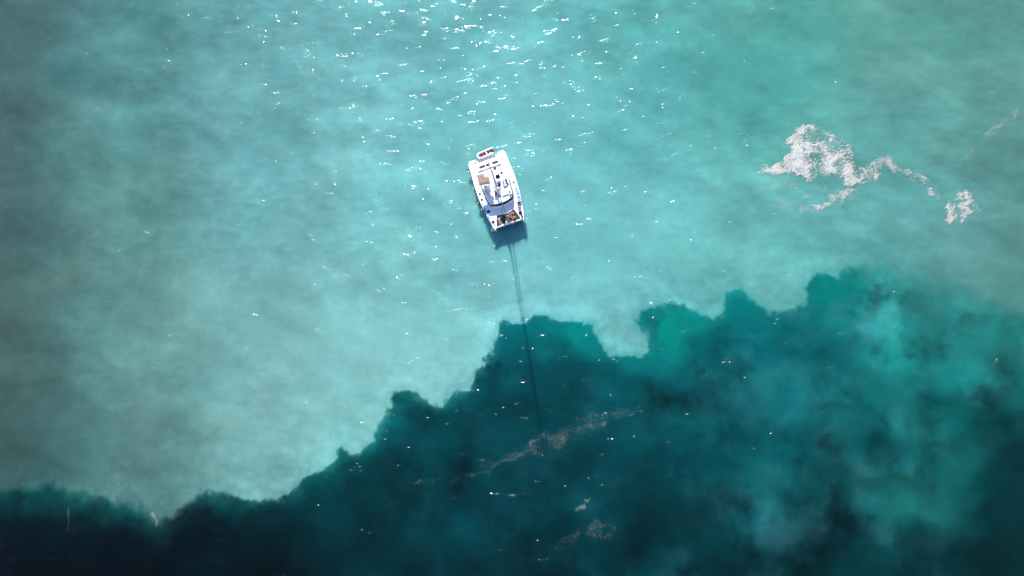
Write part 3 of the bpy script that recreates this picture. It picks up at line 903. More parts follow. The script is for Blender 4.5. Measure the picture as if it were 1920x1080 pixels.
# pulpits, stanchions and guard wires
for s in (1, -1):
    pts = [B(u, v * s, DECK) for u, v in ((122, 31.0), (131, 28.6), (133.0, 27.6), (130, 25.4))]
    MB().tube([(q.x, q.y, DECK + 0.62) for q in pts], 0.016, 6).build('pulpit', M['steel'], boat, smooth=True)
    post = None
    line = []
    for u, v in ((3, 36), (16, 36.6), (30, 37.6), (44, 38.4), (58, 38.3), (70, 38), (84, 36.4), (98, 34.6), (110, 32.8), (122, 31.0)):
        q = B(u, v * s, DECK)
        if post is None:
            post = MB().tube([(0, 0, -0.01), (0, 0, 0.63)], 0.014, 6).build('stanchion', M['steel'], boat)
            post.location = (q.x, q.y, DECK)
        else:
            o = post.copy()
            COL.objects.link(o)
            o.parent = boat
            o.location = (q.x, q.y, DECK)
        line.append(q)
    for h in (0.33, 0.61):
        MB().tube([(q.x, q.y, DECK + h) for q in line], 0.006, 5).build('guard_wire', M['steel'], boat)

# mast, boom, furled sails, stays
mb = B(87.0, 0.0, ROOF)
MX = mb.x
MTOP = 24.0
mast = MB().loft([[(MX + 0.15 * k * math.cos(t), 0.10 * k * math.sin(t), z) for t in [2 * math.pi * i / 14 for i in range(14)]] for k, z in ((1.25, ROOF - .02), (1.05, ROOF + 0.25), (1.0, 6), (1.0, 18), (0.85, MTOP))]).build('mast', M['mast'], boat, smooth=True)
MB().box((MX - 0.12, 0, MTOP + 0.06), (0.5, 0.14, 0.12)).build('masthead', M['alu'], mast, bevel=0.02)
MB().tube([(MX - 0.3, 0.05, MTOP + 0.1), (MX - 0.3, 0.05, MTOP + 0.75)], 0.012, 6).build('antenna', M['blackrubber'], mast)
MB().lathe([(0.02, 0), (0.26, 0.03), (0.28, 0.12), (0.2, 0.22), (0.03, 0.25)], (MX + 0.42, 0, 11.6)).build('radar', M['gelcoat'], mast, smooth=True)
for z, w in ((10.0, 1.25), (16.5, 1.05)):
    for s in (1, -1):
        MB().tube([(MX, 0, z), (MX - 0.45, s * w, z + 0.08)], [0.06, 0.035], 8, squash=0.45).build('spreader', M['mast'], mast)
for s in (1, -1):
    ch = B(84, 36.5 * s, DECK)
    MB().tube([(ch.x - 0.2, ch.y, DECK), (MX - 0.45, s * 1.25, 10.08), (MX - 0.45, s * 1.05, 16.58), (MX, s * 0.05, MTOP - 0.6)], 0.012, 6).build('shroud', M['steel'], mast)
MB().tube([(XB, 0, 1.95), (MX + 0.14, 0, MTOP - 1.2)], [0.085, 0.05], 10).build('furled_headsail', M['sailcover'], boat, smooth=True)
be = MX - 6.3
boom = MB().tube([(MX - 0.18, 0, 4.35), (be, 0.12, 4.45)], 0.11, 10).build('boom', M['mast'], boat, smooth=True)
rings = []
for k in range(15):
    t = k / 14
    x = (MX - 0.3) * (1 - t) + (be + 0.2) * t
    h = 0.95 * (1 - t) + 0.42 * t + 0.05 * math.sin(9 * t)
    w = 0.25 * (1 - t) + 0.17 * t + 0.02 * math.sin(13 * t + 1)
    y = 0.12 * t + 0.02 * math.sin(11 * t)
    rings.append([(x, y + w * math.cos(2 * math.pi * i / 10) * (0.62 if math.sin(2 * math.pi * i / 10) > 0.5 else 1), 4.38 + h * 0.5 + h * 0.5 * math.sin(2 * math.pi * i / 10)) for i in range(10)])
MB().loft(rings).build('sail_cover', M['sailcover'], boom, smooth=True)
MB().tube([(be + 0.4, 0.1, 4.4), (B(20.5, 0, ROOF).x, 0.1, ROOF + .12)], 0.025, 6).build('mainsheet', M['rope'], boom)
# dark lines laid over the coachroof and the foredeck
a, b = B(51.9, -25.2, ROOF), B(71.2, -16.6, ROOF)
MB().tube([(a.x, a.y, ROOF + .025), ((a.x + b.x) / 2, (a.y + b.y) / 2 + .05, ROOF + .025), (b.x, b.y, ROOF + .025)], 0.03, 6).build('slant_line', M['rope'], boat)
a, b = B(93, -3, DECK), B(108, -5.5, DECK)
MB().tube([(a.x, a.y, DECK + .02), (b.x, b.y, DECK + .02)], 0.014, 6).build('deck_line', M['rope'], boat)
for u, v in ((93, 9.5), (91.5, 14.2)):
    q = B(u, v, DECK)
    MB().lathe([(0.13, 0), (0.12, 0.03), (0.07, 0.10), (0.1, 0.17), (0.02, 0.18)], (q.x, q.y, DECK - .01), 12).build('winch', M['purplegrey'], boat, smooth=True)

# roof deck furniture
a, b = B(61.5, 4.6, ROOF + .2), B(77.5, 18.0, ROOF + .2)
MB().box(((a.x + b.x) / 2, (a.y + b.y) / 2, ROOF + 0.105), (b.x - a.x, b.y - a.y, 0.22)).build('lounge_pad', M['whitevinyl'], boat, bevel=0.07)
a, b = B(58.5, 12.5, ROOF + .4), B(61.2, 19.5, ROOF + .4)
MB().box(((a.x + b.x) / 2, (a.y + b.y) / 2, ROOF + 0.24), (0.26, b.y - a.y, 0.5)).build('lounge_backrest', M['whitevinyl'], boat, bevel=0.06)
a, b = B(26, 20.4, ROOF), B(58, 23.6, ROOF)
MB().box(((a.x + b.x) / 2, (a.y + b.y) / 2, ROOF + 0.14), (b.x - a.x, 0.34, 0.3)).build('side_bench', M['whitevinyl'], boat, bevel=0.05)
a, b = B(38.0, 4.4, 3.5), B(44.0, 12.2, 3.5)
hs = MB().box(((a.x + b.x) / 2, (a.y + b.y) / 2, 3.42), (b.x - a.x, b.y - a.y, 0.16)).build('helm_seat', M['blackvinyl'], boat, bevel=0.05)
MB().box((a.x + 0.04, (a.y + b.y) / 2, 3.66), (0.12, b.y - a.y, 0.42), ry=-0.15).build('backrest', M['blackvinyl'], hs, bevel=0.04)
MB().tube([((a.x + b.x) / 2, (a.y + b.y) / 2, ROOF - .01), ((a.x + b.x) / 2, (a.y + b.y) / 2, 3.36)], 0.06, 8).build('pedestal', M['steel'], hs)
q = B(31, 8.6, 3.5)
MB().tube([(q.x, q.y, ROOF), (q.x, q.y, ROOF + 1.5)], 0.02, 6).build('pole', M['steel'], boat)
# helm console under the canopy, with wheel
q = B(52, -19, ROOF + .6)
con = MB().box((q.x, q.y, ROOF + 0.44), (0.45, 1.1, 0.9), taper=0.86).build('helm_console', M['gelcoat'], boat, bevel=0.05)
MB().box((q.x - 0.20, q.y, ROOF + 0.86), (0.05, 0.7, 0.2), ry=0.5).build('instrument_panel', M['hatch'], con)
wheel = MB().tube([(q.x - 0.42, q.y + 0.38 * math.cos(t), ROOF + 0.66 + 0.38 * math.sin(t)) for t in [2 * math.pi * i / 20 for i in range(20)]], 0.02, 6, closed=True)
for k in range(3):
    t = 2 * math.pi * k / 3 + .5
    wheel.tube([(q.x - 0.42, q.y, ROOF + 0.66), (q.x - 0.42, q.y + 0.38 * math.cos(t), ROOF + 0.66 + 0.38 * math.sin(t))], 0.012, 6)
wheel.tube([(q.x - 0.44, q.y, ROOF + .66), (q.x - 0.2, q.y, ROOF + .66)], 0.03, 6)
wheel.build('steering_wheel', M['blackrubber'], con)
# white bars added in place of sunlit strips of roof between console and mast
a, b, c2 = B(60.0, -17.0, 3.6), B(65.8, -2.4, 3.6), B(73.5, -11.8, ROOF)
fr = MB().tube([(a.x, a.y, ROOF), (a.x, a.y, 3.6), (b.x, b.y, 3.6), (b.x, b.y, ROOF)], 0.06, 8).build('sunlit_strip_frame', M['gelcoat'], boat, smooth=True)
m_ = (a + b) / 2
MB().tube([(m_.x, m_.y, 3.6), (c2.x, c2.y, ROOF)], 0.055, 8).build('sunlit_strip_stem', M['gelcoat'], fr, smooth=True)

# tan sun canopy on four poles
CZ = 4.75
can = [B(u, v, CZ) for u, v in ((24.2, -28.0), (24.8, -20.5), (25.5, -14.2), (32.2, -15.8), (33.6, -7.2), (41, -8.0), (48.0, -9.0), (46.3, -19), (44.6, -30.0), (34, -29.2))]
cx, cy = sum(q.x for q in can) / len(can), sum(q.y for q in can) / len(can)
bm_ = MB()
top, bot = [], []
for q in can:
    top.append((q.x, q.y, CZ - 0.03))
for q in can:
    bot.append((q.x, q.y, CZ - 0.16))
inner = [(cx + (q.x - cx) * 0.62, cy + (q.y - cy) * 0.62, CZ + 0.08) for q in can]
low = [(x, y, z - 0.05) for x, y, z in inner]
n = len(can)
vs = bot + top + inner + low
fs = []
for k in range(n):
    j = (k + 1) % n
    fs += [(k, j, n + j, n + k), (n + k, n + j, 2 * n + j, 2 * n + k), (3 * n + k, 3 * n + j, j, k)]
fs += [tuple(2 * n + k for k in range(n)), tuple(3 * n + k for k in reversed(range(n)))]
canopy = bm_.add(vs, fs).build('canopy', M['tan'], boat)
for k in (0, 2, 6, 8):
    q = can[k]
    x, y = cx + (q.x - cx) * 0.93, cy + (q.y - cy) * 0.93
    MB().tube([(x, y, ROOF - 0.01), (x, y, CZ - 0.08)], 0.022, 8).build('pole', M['steel'], canopy)
for k0, k1 in ((8, 6), (0, 2)):
    q0, q1 = can[k0], can[k1]
    MB().tube([(q0.x, q0.y, CZ - 0.12), (q1.x, q1.y, CZ - 0.12)], 0.03, 8).build('canopy_bow', M['blackrubber'] if k0 == 8 else M['steel'], canopy)

# davits with their platform
for v in (-13.5, 9.5):
    a, b = B(5.5, v, 2.1), B(-7, v, 2.6)
    MB().tube([(a.x + 0.1, a.y, DECK - .02), (a.x - 0.2, a.y, 2.35), (b.x + 0.5, b.y, 2.62), (b.x - 0.1, b.y, 2.60)], 0.05, 8).build('davit', M['gelcoat'], boat, smooth=True)
a, b = B(-1.6, -16.6, 1.75), B(4.6, 9.4, 1.75)
plat = MB().box(((a.x + b.x) / 2, (a.y + b.y) / 2, DECK + 0.04), (b.x - a.x, b.y - a.y, 0.06)).build('davit_platform', M['fender'], boat, bevel=0.02)
nb = 5
for k in range(nb):
    x = a.x + (b.x - a.x) * (k + 0.5) / nb
    MB().box((x, (a.y + b.y) / 2, DECK + 0.085), ((b.x - a.x) / nb - 0.03, b.y - a.y - 0.1, 0.03)).build('slat', M['whitevinyl'], plat)


# ------------------------------------------------------------------ things carried on board
def on_boat(name, local, rz=0.0):
    o = empty(name, BOAT_M @ Vector(local), BOAT_ANG + rz)
    return o


def W(o, local, rz=0.0):
    """a single mesh built round its own origin, set down on the boat"""
    o.location = BOAT_M @ Vector(local)
    o.rotation_euler = (0, 0, BOAT_ANG + rz)
    return o


# dinghy, bow to starboard
a, b = B(-6.6, -16.2, 2.3), B(-9.2, 18.6, 2.3)
dl = (b - a)
d_ang = math.atan2(dl.y, dl.x)
DL = dl.length
mid = (a + b) / 2
DZ = 1.95
ding = on_boat('dinghy', (mid.x, mid.y, DZ), d_ang)
tag(ding, 'white inflatable dinghy hanging from davits at the stern of the catamaran', 'dinghy')
hw, r = 0.56, 0.20
ptsd = [(DL / 2 + 0.1, -hw, 0.25), (DL / 2 - 0.4, -hw, 0.25), (0, -hw, 0.25), (-DL / 2 + 0.75, -hw * 0.98, 0.27), (-DL / 2 + 0.3, -hw * 0.78, 0.31), (-DL / 2 + 0.16, -hw * 0.35, 0.34), (-DL / 2 + 0.15, hw * 0.35, 0.34), (-DL / 2 + 0.3, hw * 0.78, 0.31), (-DL / 2 + 0.75, hw * 0.98, 0.27), (0, hw, 0.25), (DL / 2 - 0.4, hw, 0.25), (DL / 2 + 0.1, hw, 0.25)]
MB().tube(ptsd, [0.07] + [r] * (len(ptsd) - 2) + [0.07], 12).build('tube', M['hypalon'], ding, smooth=True)
MB().prism([(DL / 2 - 0.3, -hw), (DL / 2 - 0.3, hw), (-DL / 2 + 0.5, hw), (-DL / 2 + 0.2, hw * .5), (-DL / 2 + 0.2, -hw * .5), (-DL / 2 + 0.5, -hw)][::-1], 0.06, 0.12).build('floor', M['greyfloor'], ding)
MB().box((DL / 2 - 0.32, 0, 0.28), (0.06, 0.8, 0.42)).build('transom', M['greyfloor'], ding)
MB().box((0.15, 0, 0.34), (0.24, 0.84, 0.04)).build('thwart', M['hypalon'], ding, bevel=0.01)
ob = MB().box((DL / 2 - 0.12, -0.05, 0.62), (0.34, 0.26, 0.34), taper=0.8).build('outboard_motor', M['purplegrey'], ding, bevel=0.06)
MB().box((DL / 2 - 0.10, -0.05, 0.2), (0.14, 0.1, 0.6)).build('shaft', M['blackrubber'], ob, bevel=0.02)
MB().tube([(DL / 2 - 0.25, -0.05, 0.62), (DL / 2 - 0.75, 0.05, 0.66)], 0.025, 6).build('tiller', M['blackrubber'], ob)
p = B(-5.9, -5.0, 2.3)
can_ = MB().box((0, 0, 0.14), (0.36, 0.5, 0.27))
can_.tube([(-0.05, -0.12, 0.27), (-0.05, -0.1, 0.33), (-0.05, 0.1, 0.33), (-0.05, 0.12, 0.27)], 0.018, 6)
fc = W(can_.build('fuel_tank', M['red'], None, bevel=0.04), (p.x, p.y, DZ + 0.12), d_ang)
tag(fc, 'red fuel tank lying in the dinghy at the stern', 'fuel tank')
p = B(-6.6, -10.2, 2.3)
bag = W(MB().ball((0, 0, 0.13), 0.16, 10, 6, (1.2, 1, 0.8)).build('bag', M['purplegrey'], None, smooth=True), (p.x, p.y, DZ + 0.115))
tag(bag, 'small dark bag beside the red tank in the dinghy', 'bag')
# red cloth on the stern
p = B(2.0, -23.4, DECK)
rc = MB()
for i in range(6):
    pass
rc.box((0, 0, 0.02), (0.30, 0.52, 0.035)).box((0.02, 0.03, 0.05), (0.26, 0.40, 0.03), rz=0.15)
tag(W(rc.build('cloth', M['redcloth'], None, bevel=0.01), (p.x, p.y, DECK - 0.001), 0.5), 'small faded red cloth folded on the starboard corner of the stern', 'cloth')
# dark bag on the hardtop
p = B(23.6, 8.2, ROOF + .2)
bg = MB().add([(-0.26, -0.32, 0), (-0.2, 0.36, 0), (0.26, 0.05, 0), (-0.18, -0.22, 0.22), (-0.14, 0.24, 0.22), (0.12, 0.04, 0.2)], [(0, 1, 2), (3, 5, 4), (0, 3, 4, 1), (1, 4, 5, 2), (2, 5, 3, 0)])
M['plum'] = mat('plum_cloth', (0.045, 0.018, 0.07), 0.8, 0.3, 6)
tag(W(bg.build('bag', M['plum'], None, bevel=0.03), (p.x, p.y, ROOF - .002)), 'small dark purple bag on the roof beside the dark bar', 'bag')


# paddle boards stowed on the side decks
def board(u0, v0, u1, v1, w, z, label, seed):
    a, b = B(u0, v0, z), B(u1, v1, z)
    d = b - a
    L_ = d.length
    o = on_boat('paddle_board', ((a.x + b.x) / 2, (a.y + b.y) / 2, z - 0.12), math.atan2(d.y, d.x))
    tag(o, label, 'paddle board', 'paddle boards on the side decks')
    out = []
    for k in range(24):
        t = 2 * math.pi * k / 24
        c, s = math.cos(t), math.sin(t)
        out.append((L_ / 2 * math.copysign(abs(c) ** 0.85, c), w / 2 * math.copysign(abs(s) ** 0.62, s)))
    MB().prism(out, 0.0, 0.12, inset=0.03).build('body', M['white'], o)
    rnd = random.Random(seed)
    for k in range(7):
        x = -L_ * 0.40 + L_ * 0.80 * k / 6
        ww = w * (0.86 if 0 < k < 6 else 0.55)
        q = [(x - L_ * .05, -ww / 2), (x + L_ * .045, -ww / 2), (x + L_ * .055 + rnd.uniform(-.03, .05), ww / 2), (x - L_ * .05 + rnd.uniform(-.05, .05), ww / 2)]
        MB().prism(q, 0.118, 0.124).build('printed_panel', M['blue'] if k % 2 else M['lightblue'], o)
    MB().box((-L_ * 0.46, 0, 0.14), (0.12, 0.05, 0.04)).build('handle', M['blackrubber'], o)
    return o


board(66.5, 33.6, 97.5, 34.0, 0.52, 2.25, 'blue and white paddle board stowed on the port side deck', 1)
board(85.0, -35.6, 116.0, -31.6, 0.44, 2.15, 'blue and white paddle board stowed along the starboard rail', 2)


# round fenders hanging along the starboard side
def fender(u, v, r, z, dark, label):
    p = B(u, v, z)
    o = on_boat('fender', (p.x, p.y, z))
    tag(o, label, 'fender', 'fenders hung along the starboard side')
    MB().ball((0, 0, 0), r, 14, 10, (1, 1, 1.05)).build('ball', M['blackrubber'] if dark else M['fender'], o, smooth=True)
    MB().lathe([(r * .3, 0), (r * .3, r * .2), (r * .15, r * .3), (.01, r * .32)], (0, 0, r * 0.92), 10).build('eye', M['fender'], o, smooth=True)
    MB().tube([(0, 0, r * 1.1), (0.02, 0.12, DECK + 0.33 - z)], 0.012, 6).build('rope', M['rope'], o)
    return o


fender(9.8, -40.6, 0.27, 1.15, True, 'black ball fender by the starboard quarter, nearest the stern')
fender(46.8, -42.2, 0.15, 1.2, False, 'small pale ball fender amidships on the starboard side')
fender(77.0, -42.6, 0.30, 1.1, True, 'largest black ball fender forward of amidships on the starboard side')
fender(89.2, -40.0, 0.16, 1.2, False, 'small pale ball fender just forward of the largest black one')
p = B(78.8, -35.9, DECK + .1)
cr = MB().tube([(0.16 * math.cos(t), 0.2 * math.sin(t), 0.05) for t in [2 * math.pi * i / 14 for i in range(14)]], 0.05, 8, closed=True)
tag(W(cr.build('rope_coil', M['towel'], None, smooth=True), (p.x, p.y, DECK)), 'pale coil of rope on the starboard side deck', 'rope')
# blue ring at the starboard bow
p = B(131.0, -32.6, 1.9)
ring = on_boat('lifebuoy', (p.x, p.y, 1.75))
tag(ring, 'blue ring buoy hanging outside the starboard bow', 'lifebuoy')
MB().tube([(0.30 * math.cos(t), 0.30 * math.sin(t), 0) for t in [2 * math.pi * i / 24 for i in range(24)]], 0.085, 10, closed=True).build('ring', M['bluering'], ring, smooth=True)
MB().lathe([(0.21, -0.02), (0.21, 0.0), (0.05, 0.02), (0.01, 0.02)], (0.02, 0.0, 0), 14).build('cover', M['blackrubber'], ring)
MB().tube([(0, 0.3, 0.05), (0.0, 0.5, 0.25)], 0.014, 6).build('lanyard', M['rope'], ring)
# towels and bags by the crossbeam, black bag on the side deck
p = B(127.6, -3.0, NET)
tw = MB().ball((0, 0, 0.13), 0.36, 12, 8, (0.75, 1.1, 0.42))
tag(W(tw.build('towel', M['towel'], None, smooth=True), (p.x + .0, p.y, NET + .02)), 'bundled pale towel lying against the crossbeam on the net', 'towel')
p = B(129.2, -12.6, NET)
tag(W(MB().box((0, 0, 0.09), (0.3, 0.28, 0.18)).build('cool_box', M['white'], None, bevel=0.04), (p.x, p.y, NET)), 'small white box on the net left of the towel', 'box')
p = B(128.6, -8.8, NET)
tag(W(MB().box((0, 0, 0.05), (0.34, 0.5, 0.1)).build('folded_towel', M['bluering'], None, bevel=0.03), (p.x, p.y, NET), 0.2), 'folded blue towel on the net between white box and pale bundle', 'towel')


# ------------------------------------------------------------------ people
SKIN = {'fair': mat('fair_skin', (0.4896, 0.3366, 0.2673), 0.55, 0.1, 6), 'tan': mat('tanned_skin', (0.3468, 0.1955, 0.1232), 0.55, 0.1, 6), 'brown': mat('brown_skin', (0.20, 0.10, 0.065), 0.55, 0.1, 6)}
HAIR = {'black': mat('black_hair', (0.012, 0.009, 0.008), 0.5, 0.3, 20), 'brown': mat('brown_hair', (0.05, 0.024, 0.014), 0.5, 0.3, 20), 'blond': mat('blond_hair', (0.42, 0.28, 0.11), 0.5, 0.3, 20)}
CLOTH = {}
for nme, c in (('black', (.010, .009, .011)), ('white', (.74, .73, .74)), ('grey', (.25, .25, .28)), ('purple', (.10, .05, .16)), ('red', (.42, .03, .05)), ('yellow', (.70, .48, .12)), ('navy', (.012, .016, .05)), ('pink', (.55, .25, .27)), ('green', (.02, .07, .04)), ('teal', (.05, .2, .24))):
    CLOTH[nme] = mat(nme + '_fabric', c, 0.85, 0.2, 10)
RAYS = {}


def dirv(az, el):
    a, e = math.radians(az), math.radians(el)
    return Vector((math.cos(a) * math.cos(e), math.sin(a) * math.cos(e), math.sin(e)))


# pose: torso direction, forward facing of the belly, thigh / shin for left,right, upper arm / forearm for left,right
POSES = {
    'stand': dict(t=dirv(0, 88), f=dirv(0, 0), th=[dirv(0, -86), dirv(0, -92)], sh=[dirv(180, -86), dirv(180, -84)], ua=[dirv(70, -74), dirv(-70, -74)], fa=[dirv(20, -60), dirv(-20, -60)]),
    'walk': dict(t=dirv(0, 82), f=dirv(0, -5), th=[dirv(0, -64), dirv(180, -72)], sh=[dirv(180, -84), dirv(180, -54)], ua=[dirv(160, -62), dirv(-15, -60)], fa=[dirv(60, -70), dirv(0, -30)]),
    'sit': dict(t=dirv(180, 74), f=dirv(0, 10), th=[dirv(8, 0), dirv(-8, 0)], sh=[dirv(8, -6), dirv(-12, -6)], ua=[dirv(150, -66), dirv(-150, -66)], fa=[dirv(30, -50), dirv(-30, -50)]),
    'knees': dict(t=dirv(180, 72), f=dirv(0, 10), th=[dirv(14, 40), dirv(-14, 34)], sh=[dirv(8, -48), dirv(-8, -42)], ua=[dirv(14, -42), dirv(-14, -42)], fa=[dirv(-10, 14), dirv(10, 14)]),
    'chair': dict(t=dirv(180, 82), f=dirv(0, 6), th=[dirv(8, -4), dirv(-8, -4)], sh=[dirv(0, -80), dirv(0, -84)], ua=[dirv(40, -60), dirv(-40, -60)], fa=[dirv(0, -8), dirv(0, -8)]),
    'lean': dict(t=dirv(180, 42), f=dirv(0, 48), th=[dirv(8, 4), dirv(-8, 30)], sh=[dirv(6, -4), dirv(-8, -40)], ua=[dirv(165, -58), dirv(-165, -58)], fa=[dirv(150, -50), dirv(-150, -50)]),
    'back': dict(t=dirv(180, 4), f=dirv(0, 86), th=[dirv(7, 2), dirv(-7, 2)], sh=[dirv(6, -2), dirv(-6, -2)], ua=[dirv(120, -4), dirv(-128, -4)], fa=[dirv(100, 2), dirv(-100, 2)]),
    'front': dict(t=dirv(180, 5), f=dirv(0, -86), th=[dirv(6, 0), dirv(-6, 0)], sh=[dirv(5, 3), dirv(-5, 24)], ua=[dirv(130, -4), dirv(-130, -4)], fa=[dirv(200, 0), dirv(160, 0)]),
    'crouch': dict(t=dirv(0, 62), f=dirv(0, -28), th=[dirv(16, 12), dirv(-16, 6)], sh=[dirv(170, -70), dirv(-170, -66)], ua=[dirv(20, -30), dirv(-20, -40)], fa=[dirv(5, -20), dirv(-5, -40)]),
    'reach': dict(t=dirv(180, 80), f=dirv(0, 8), th=[dirv(8, 0), dirv(-8, 0)], sh=[dirv(4, -70), dirv(-4, -70)], ua=[dirv(80, -6), dirv(-60, -60)], fa=[dirv(84, -4), dirv(-20, -30)]),
}


def person(px, py, z, heading, pose, skin, hair, label, clothes, hat=None, scale=1.0, seed=0):
    """px, py: where the hips (lying, sitting) or the feet (standing) are seen; clothes: list of (name, regions, fabric)"""
    P_ = POSES[pose]
    t, f = P_['t'].normalized(), P_['f'].normalized()
    s = f.cross(t) * -1
    s = t.cross(f).normalized()                         # to the figure's left
    V_, E_, R_, T_ = [], [], [], []

    def nv(p, r, parent=None, lab='torso'):
        V_.append(Vector(p))
        R_.append(r)
        if parent is not None:
            E_.append((parent, len(V_) - 1))
            T_.append(lab)
        return len(V_) - 1
    o = Vector((0, 0, 0))
    pel = nv(o, 0.135)
    wst = nv(o + t * 0.18, 0.118, pel, 'hips')
    chs = nv(o + t * 0.38, 0.145, wst, 'torso')
    nck = nv(o + t * 0.52, 0.062, chs, 'torso')
    hb_ = nv(o + t * 0.60 + f * 0.01, 0.068, nck, 'neck')
    hm = nv(o + t * 0.69 + f * 0.025, 0.095, hb_, 'head')
    ht = nv(o + t * 0.79 + f * 0.015, 0.062, hm, 'head')
    nv(V_[hm] + f * 0.105 - t * 0.02, 0.016, hm, 'nose')
    for k in (1, -1):
        nv(V_[hm] + s * (k * 0.095), 0.018, hm, 'ear')
    for i, k in enumerate((1, -1)):
        hip = nv(o + s * (k * 0.10) - t * 0.05, 0.098, pel, 'hips')
        th, sh = P_['th'][i], P_['sh'][i]
        midt = nv(V_[hip] + th * 0.22, 0.082, hip, 'thigh')
        kn = nv(V_[hip] + th * 0.44, 0.060, midt, 'lower_thigh')
        cf = nv(V_[kn] + sh * 0.15, 0.055, kn, 'shin')
        an = nv(V_[kn] + sh * 0.41, 0.038, cf, 'shin')
        fd = (f - sh * f.dot(sh))
        fd = fd.normalized() if fd.length > 0.2 else t
        he = nv(V_[an] + sh * 0.05 + fd * 0.02, 0.036, an, 'foot')
        nv(V_[he] + fd * 0.17 + sh * 0.01, 0.028, he, 'foot')
        shd = nv(o + t * 0.455 + s * (k * 0.175), 0.062, chs, 'torso')
        ua, fa = P_['ua'][i], P_['fa'][i]
        mu_ = nv(V_[shd] + ua * 0.14, 0.050, shd, 'upper_arm')
        el = nv(V_[shd] + ua * 0.29, 0.041, mu_, 'upper_arm')
        mf = nv(V_[el] + fa * 0.10, 0.040, el, 'forearm')
        wr = nv(V_[el] + fa * 0.25, 0.026, mf, 'forearm')
        pm = nv(V_[wr] + fa * 0.075, 0.034, wr, 'hand')
        side = fa.cross(Vector((0, 0, 1)))
        side = side.normalized() if side.length > 0.1 else s
        for fi, (off, ln) in enumerate(((-0.030, 0.070), (-0.010, 0.082), (0.010, 0.078), (0.030, 0.060))):
            b0 = nv(V_[pm] + fa * 0.03 + side * off, 0.0095, pm, 'hand')
            b1 = nv(V_[b0] + fa * ln * 0.55 + side * off * 0.2, 0.0088, b0, 'hand')
            nv(V_[b1] + (fa - Vector((0, 0, 0.5))).normalized() * ln * 0.45, 0.008, b1, 'hand')
        tb = nv(V_[wr] + fa * 0.035 - side * 0.05 * k, 0.011, wr, 'hand')
        nv(V_[tb] + (fa - side * 0.5 * k).normalized() * 0.045, 0.0095, tb, 'hand')
    bm = bmesh.new()
    sk = bm.verts.layers.skin.verify()
    bv = []
    for k, (p, r) in enumerate(zip(V_, R_)):
        v = bm.verts.new(p * scale)
        v[sk].radius = (r * scale, r * scale)
        v[sk].use_root = (k == pel)
        bv.append(v)
    for a, b in E_:
        bm.edges.new((bv[a], bv[b]))
    me = bpy.data.meshes.new('skeleton')
    bm.to_mesh(me)
    bm.free()
    tmp = bpy.data.objects.new('skeleton', me)
    COL.objects.link(tmp)
    m1 = tmp.modifiers.new('skin', 'SKIN')
    m1.use_smooth_shade = True
    m2 = tmp.modifiers.new('sub', 'SUBSURF')
    m2.levels = 1
    m2.render_levels = 1
    dg = bpy.context.evaluated_depsgraph_get()
    dg.update()
    body = bpy.data.meshes.new_from_object(tmp.evaluated_get(dg))
    bpy.data.objects.remove(tmp)
    bpy.data.meshes.remove(me)
    co = np.empty(len(body.vertices) * 3)
    body.vertices.foreach_get('co', co)
    co = co.reshape(-1, 3)
    lo = co[:, 2].min()
    # set the figure on its support
    if pose in ('stand', 'walk', 'crouch'):
        feet = co[co[:, 2] < lo + 0.05].mean(0)
        ax, ay = feet[0], feet[1]
        zc = z
    else:
        ax, ay, zc = 0, 0, z + 0.12
    loc = BP(px, py, zc)
    if pose in ('chair', 'reach'):
        lo = -0.14 * scale                               # the seat carries the hips
    root = on_boat('person', (loc.x, loc.y, z), math.radians(heading))
    co[:, 0] -= ax
    co[:, 1] -= ay
    co[:, 2] -= lo
    off = Vector((ax, ay, lo))
    body.vertices.foreach_set('co', co.ravel())
    body.materials.clear()
    body.materials.append(SKIN[skin])
    bo = bpy.data.objects.new('body', body)
    COL.objects.link(bo)
    bo.parent = root
    tag(root, label, 'person')
    # which bone every face belongs to
    fc_ = np.array([p.center for p in body.polygons])
    best, lab = np.full(len(fc_), 1e9), np.zeros(len(fc_), int)
    for k, (a, b) in enumerate(E_):
        A, D = np.array((V_[a] * scale - off)), np.array((V_[b] - V_[a]) * scale)
        tt = np.clip(((fc_ - A) @ D) / (D @ D), 0, 1)
        d = np.linalg.norm(fc_ - A - tt[:, None] * D, axis=1) / max(0.02, (R_[a] + R_[b]) / 2)
        sel = d < best
        best[sel] = d[sel]
        lab[sel] = k
    labs = np.array(T_)[lab]
    nrm = np.array([v.normal for v in body.vertices])
    faces = [tuple(p.vertices) for p in body.polygons]

    def shell(name, keep, mtl, d):
        ids = [k for k in range(len(faces)) if keep[k]]
        if not ids: return
        used = sorted({i for k in ids for i in faces[k]})
        mp = {i: n_ for n_, i in enumerate(used)}
        me2 = bpy.data.meshes.new(name)
        me2.from_pydata([tuple(co[i] + nrm[i] * d) for i in used], [], [tuple(mp[i] for i in faces[k]) for k in ids])
        me2.polygons.foreach_set('use_smooth', [True] * len(ids))
        me2.materials.append(mtl)
        ob_ = bpy.data.objects.new(name, me2)
        COL.objects.link(ob_)
        ob_.parent = root
    for nme, regs, fab in clothes:
        keep = np.isin(labs, regs)
        if nme == 'bikini_top':
            h_ = (fc_ + np.array(off)) @ np.array(t) / scale
            keep &= (h_ > 0.27) & (h_ < 0.40)
        shell(nme, keep, CLOTH[fab], 0.014)
    hc = np.array((V_[hm] * scale - off))
    rel = fc_ - hc
    up, fw = rel @ np.array(t), rel @ np.array(f)
    hk = np.isin(labs, ['head', 'ear']) & ((up > 0.035) | ((fw < -0.02) & (up > -0.09)))
    shell('hair', hk, HAIR[hair], 0.022)
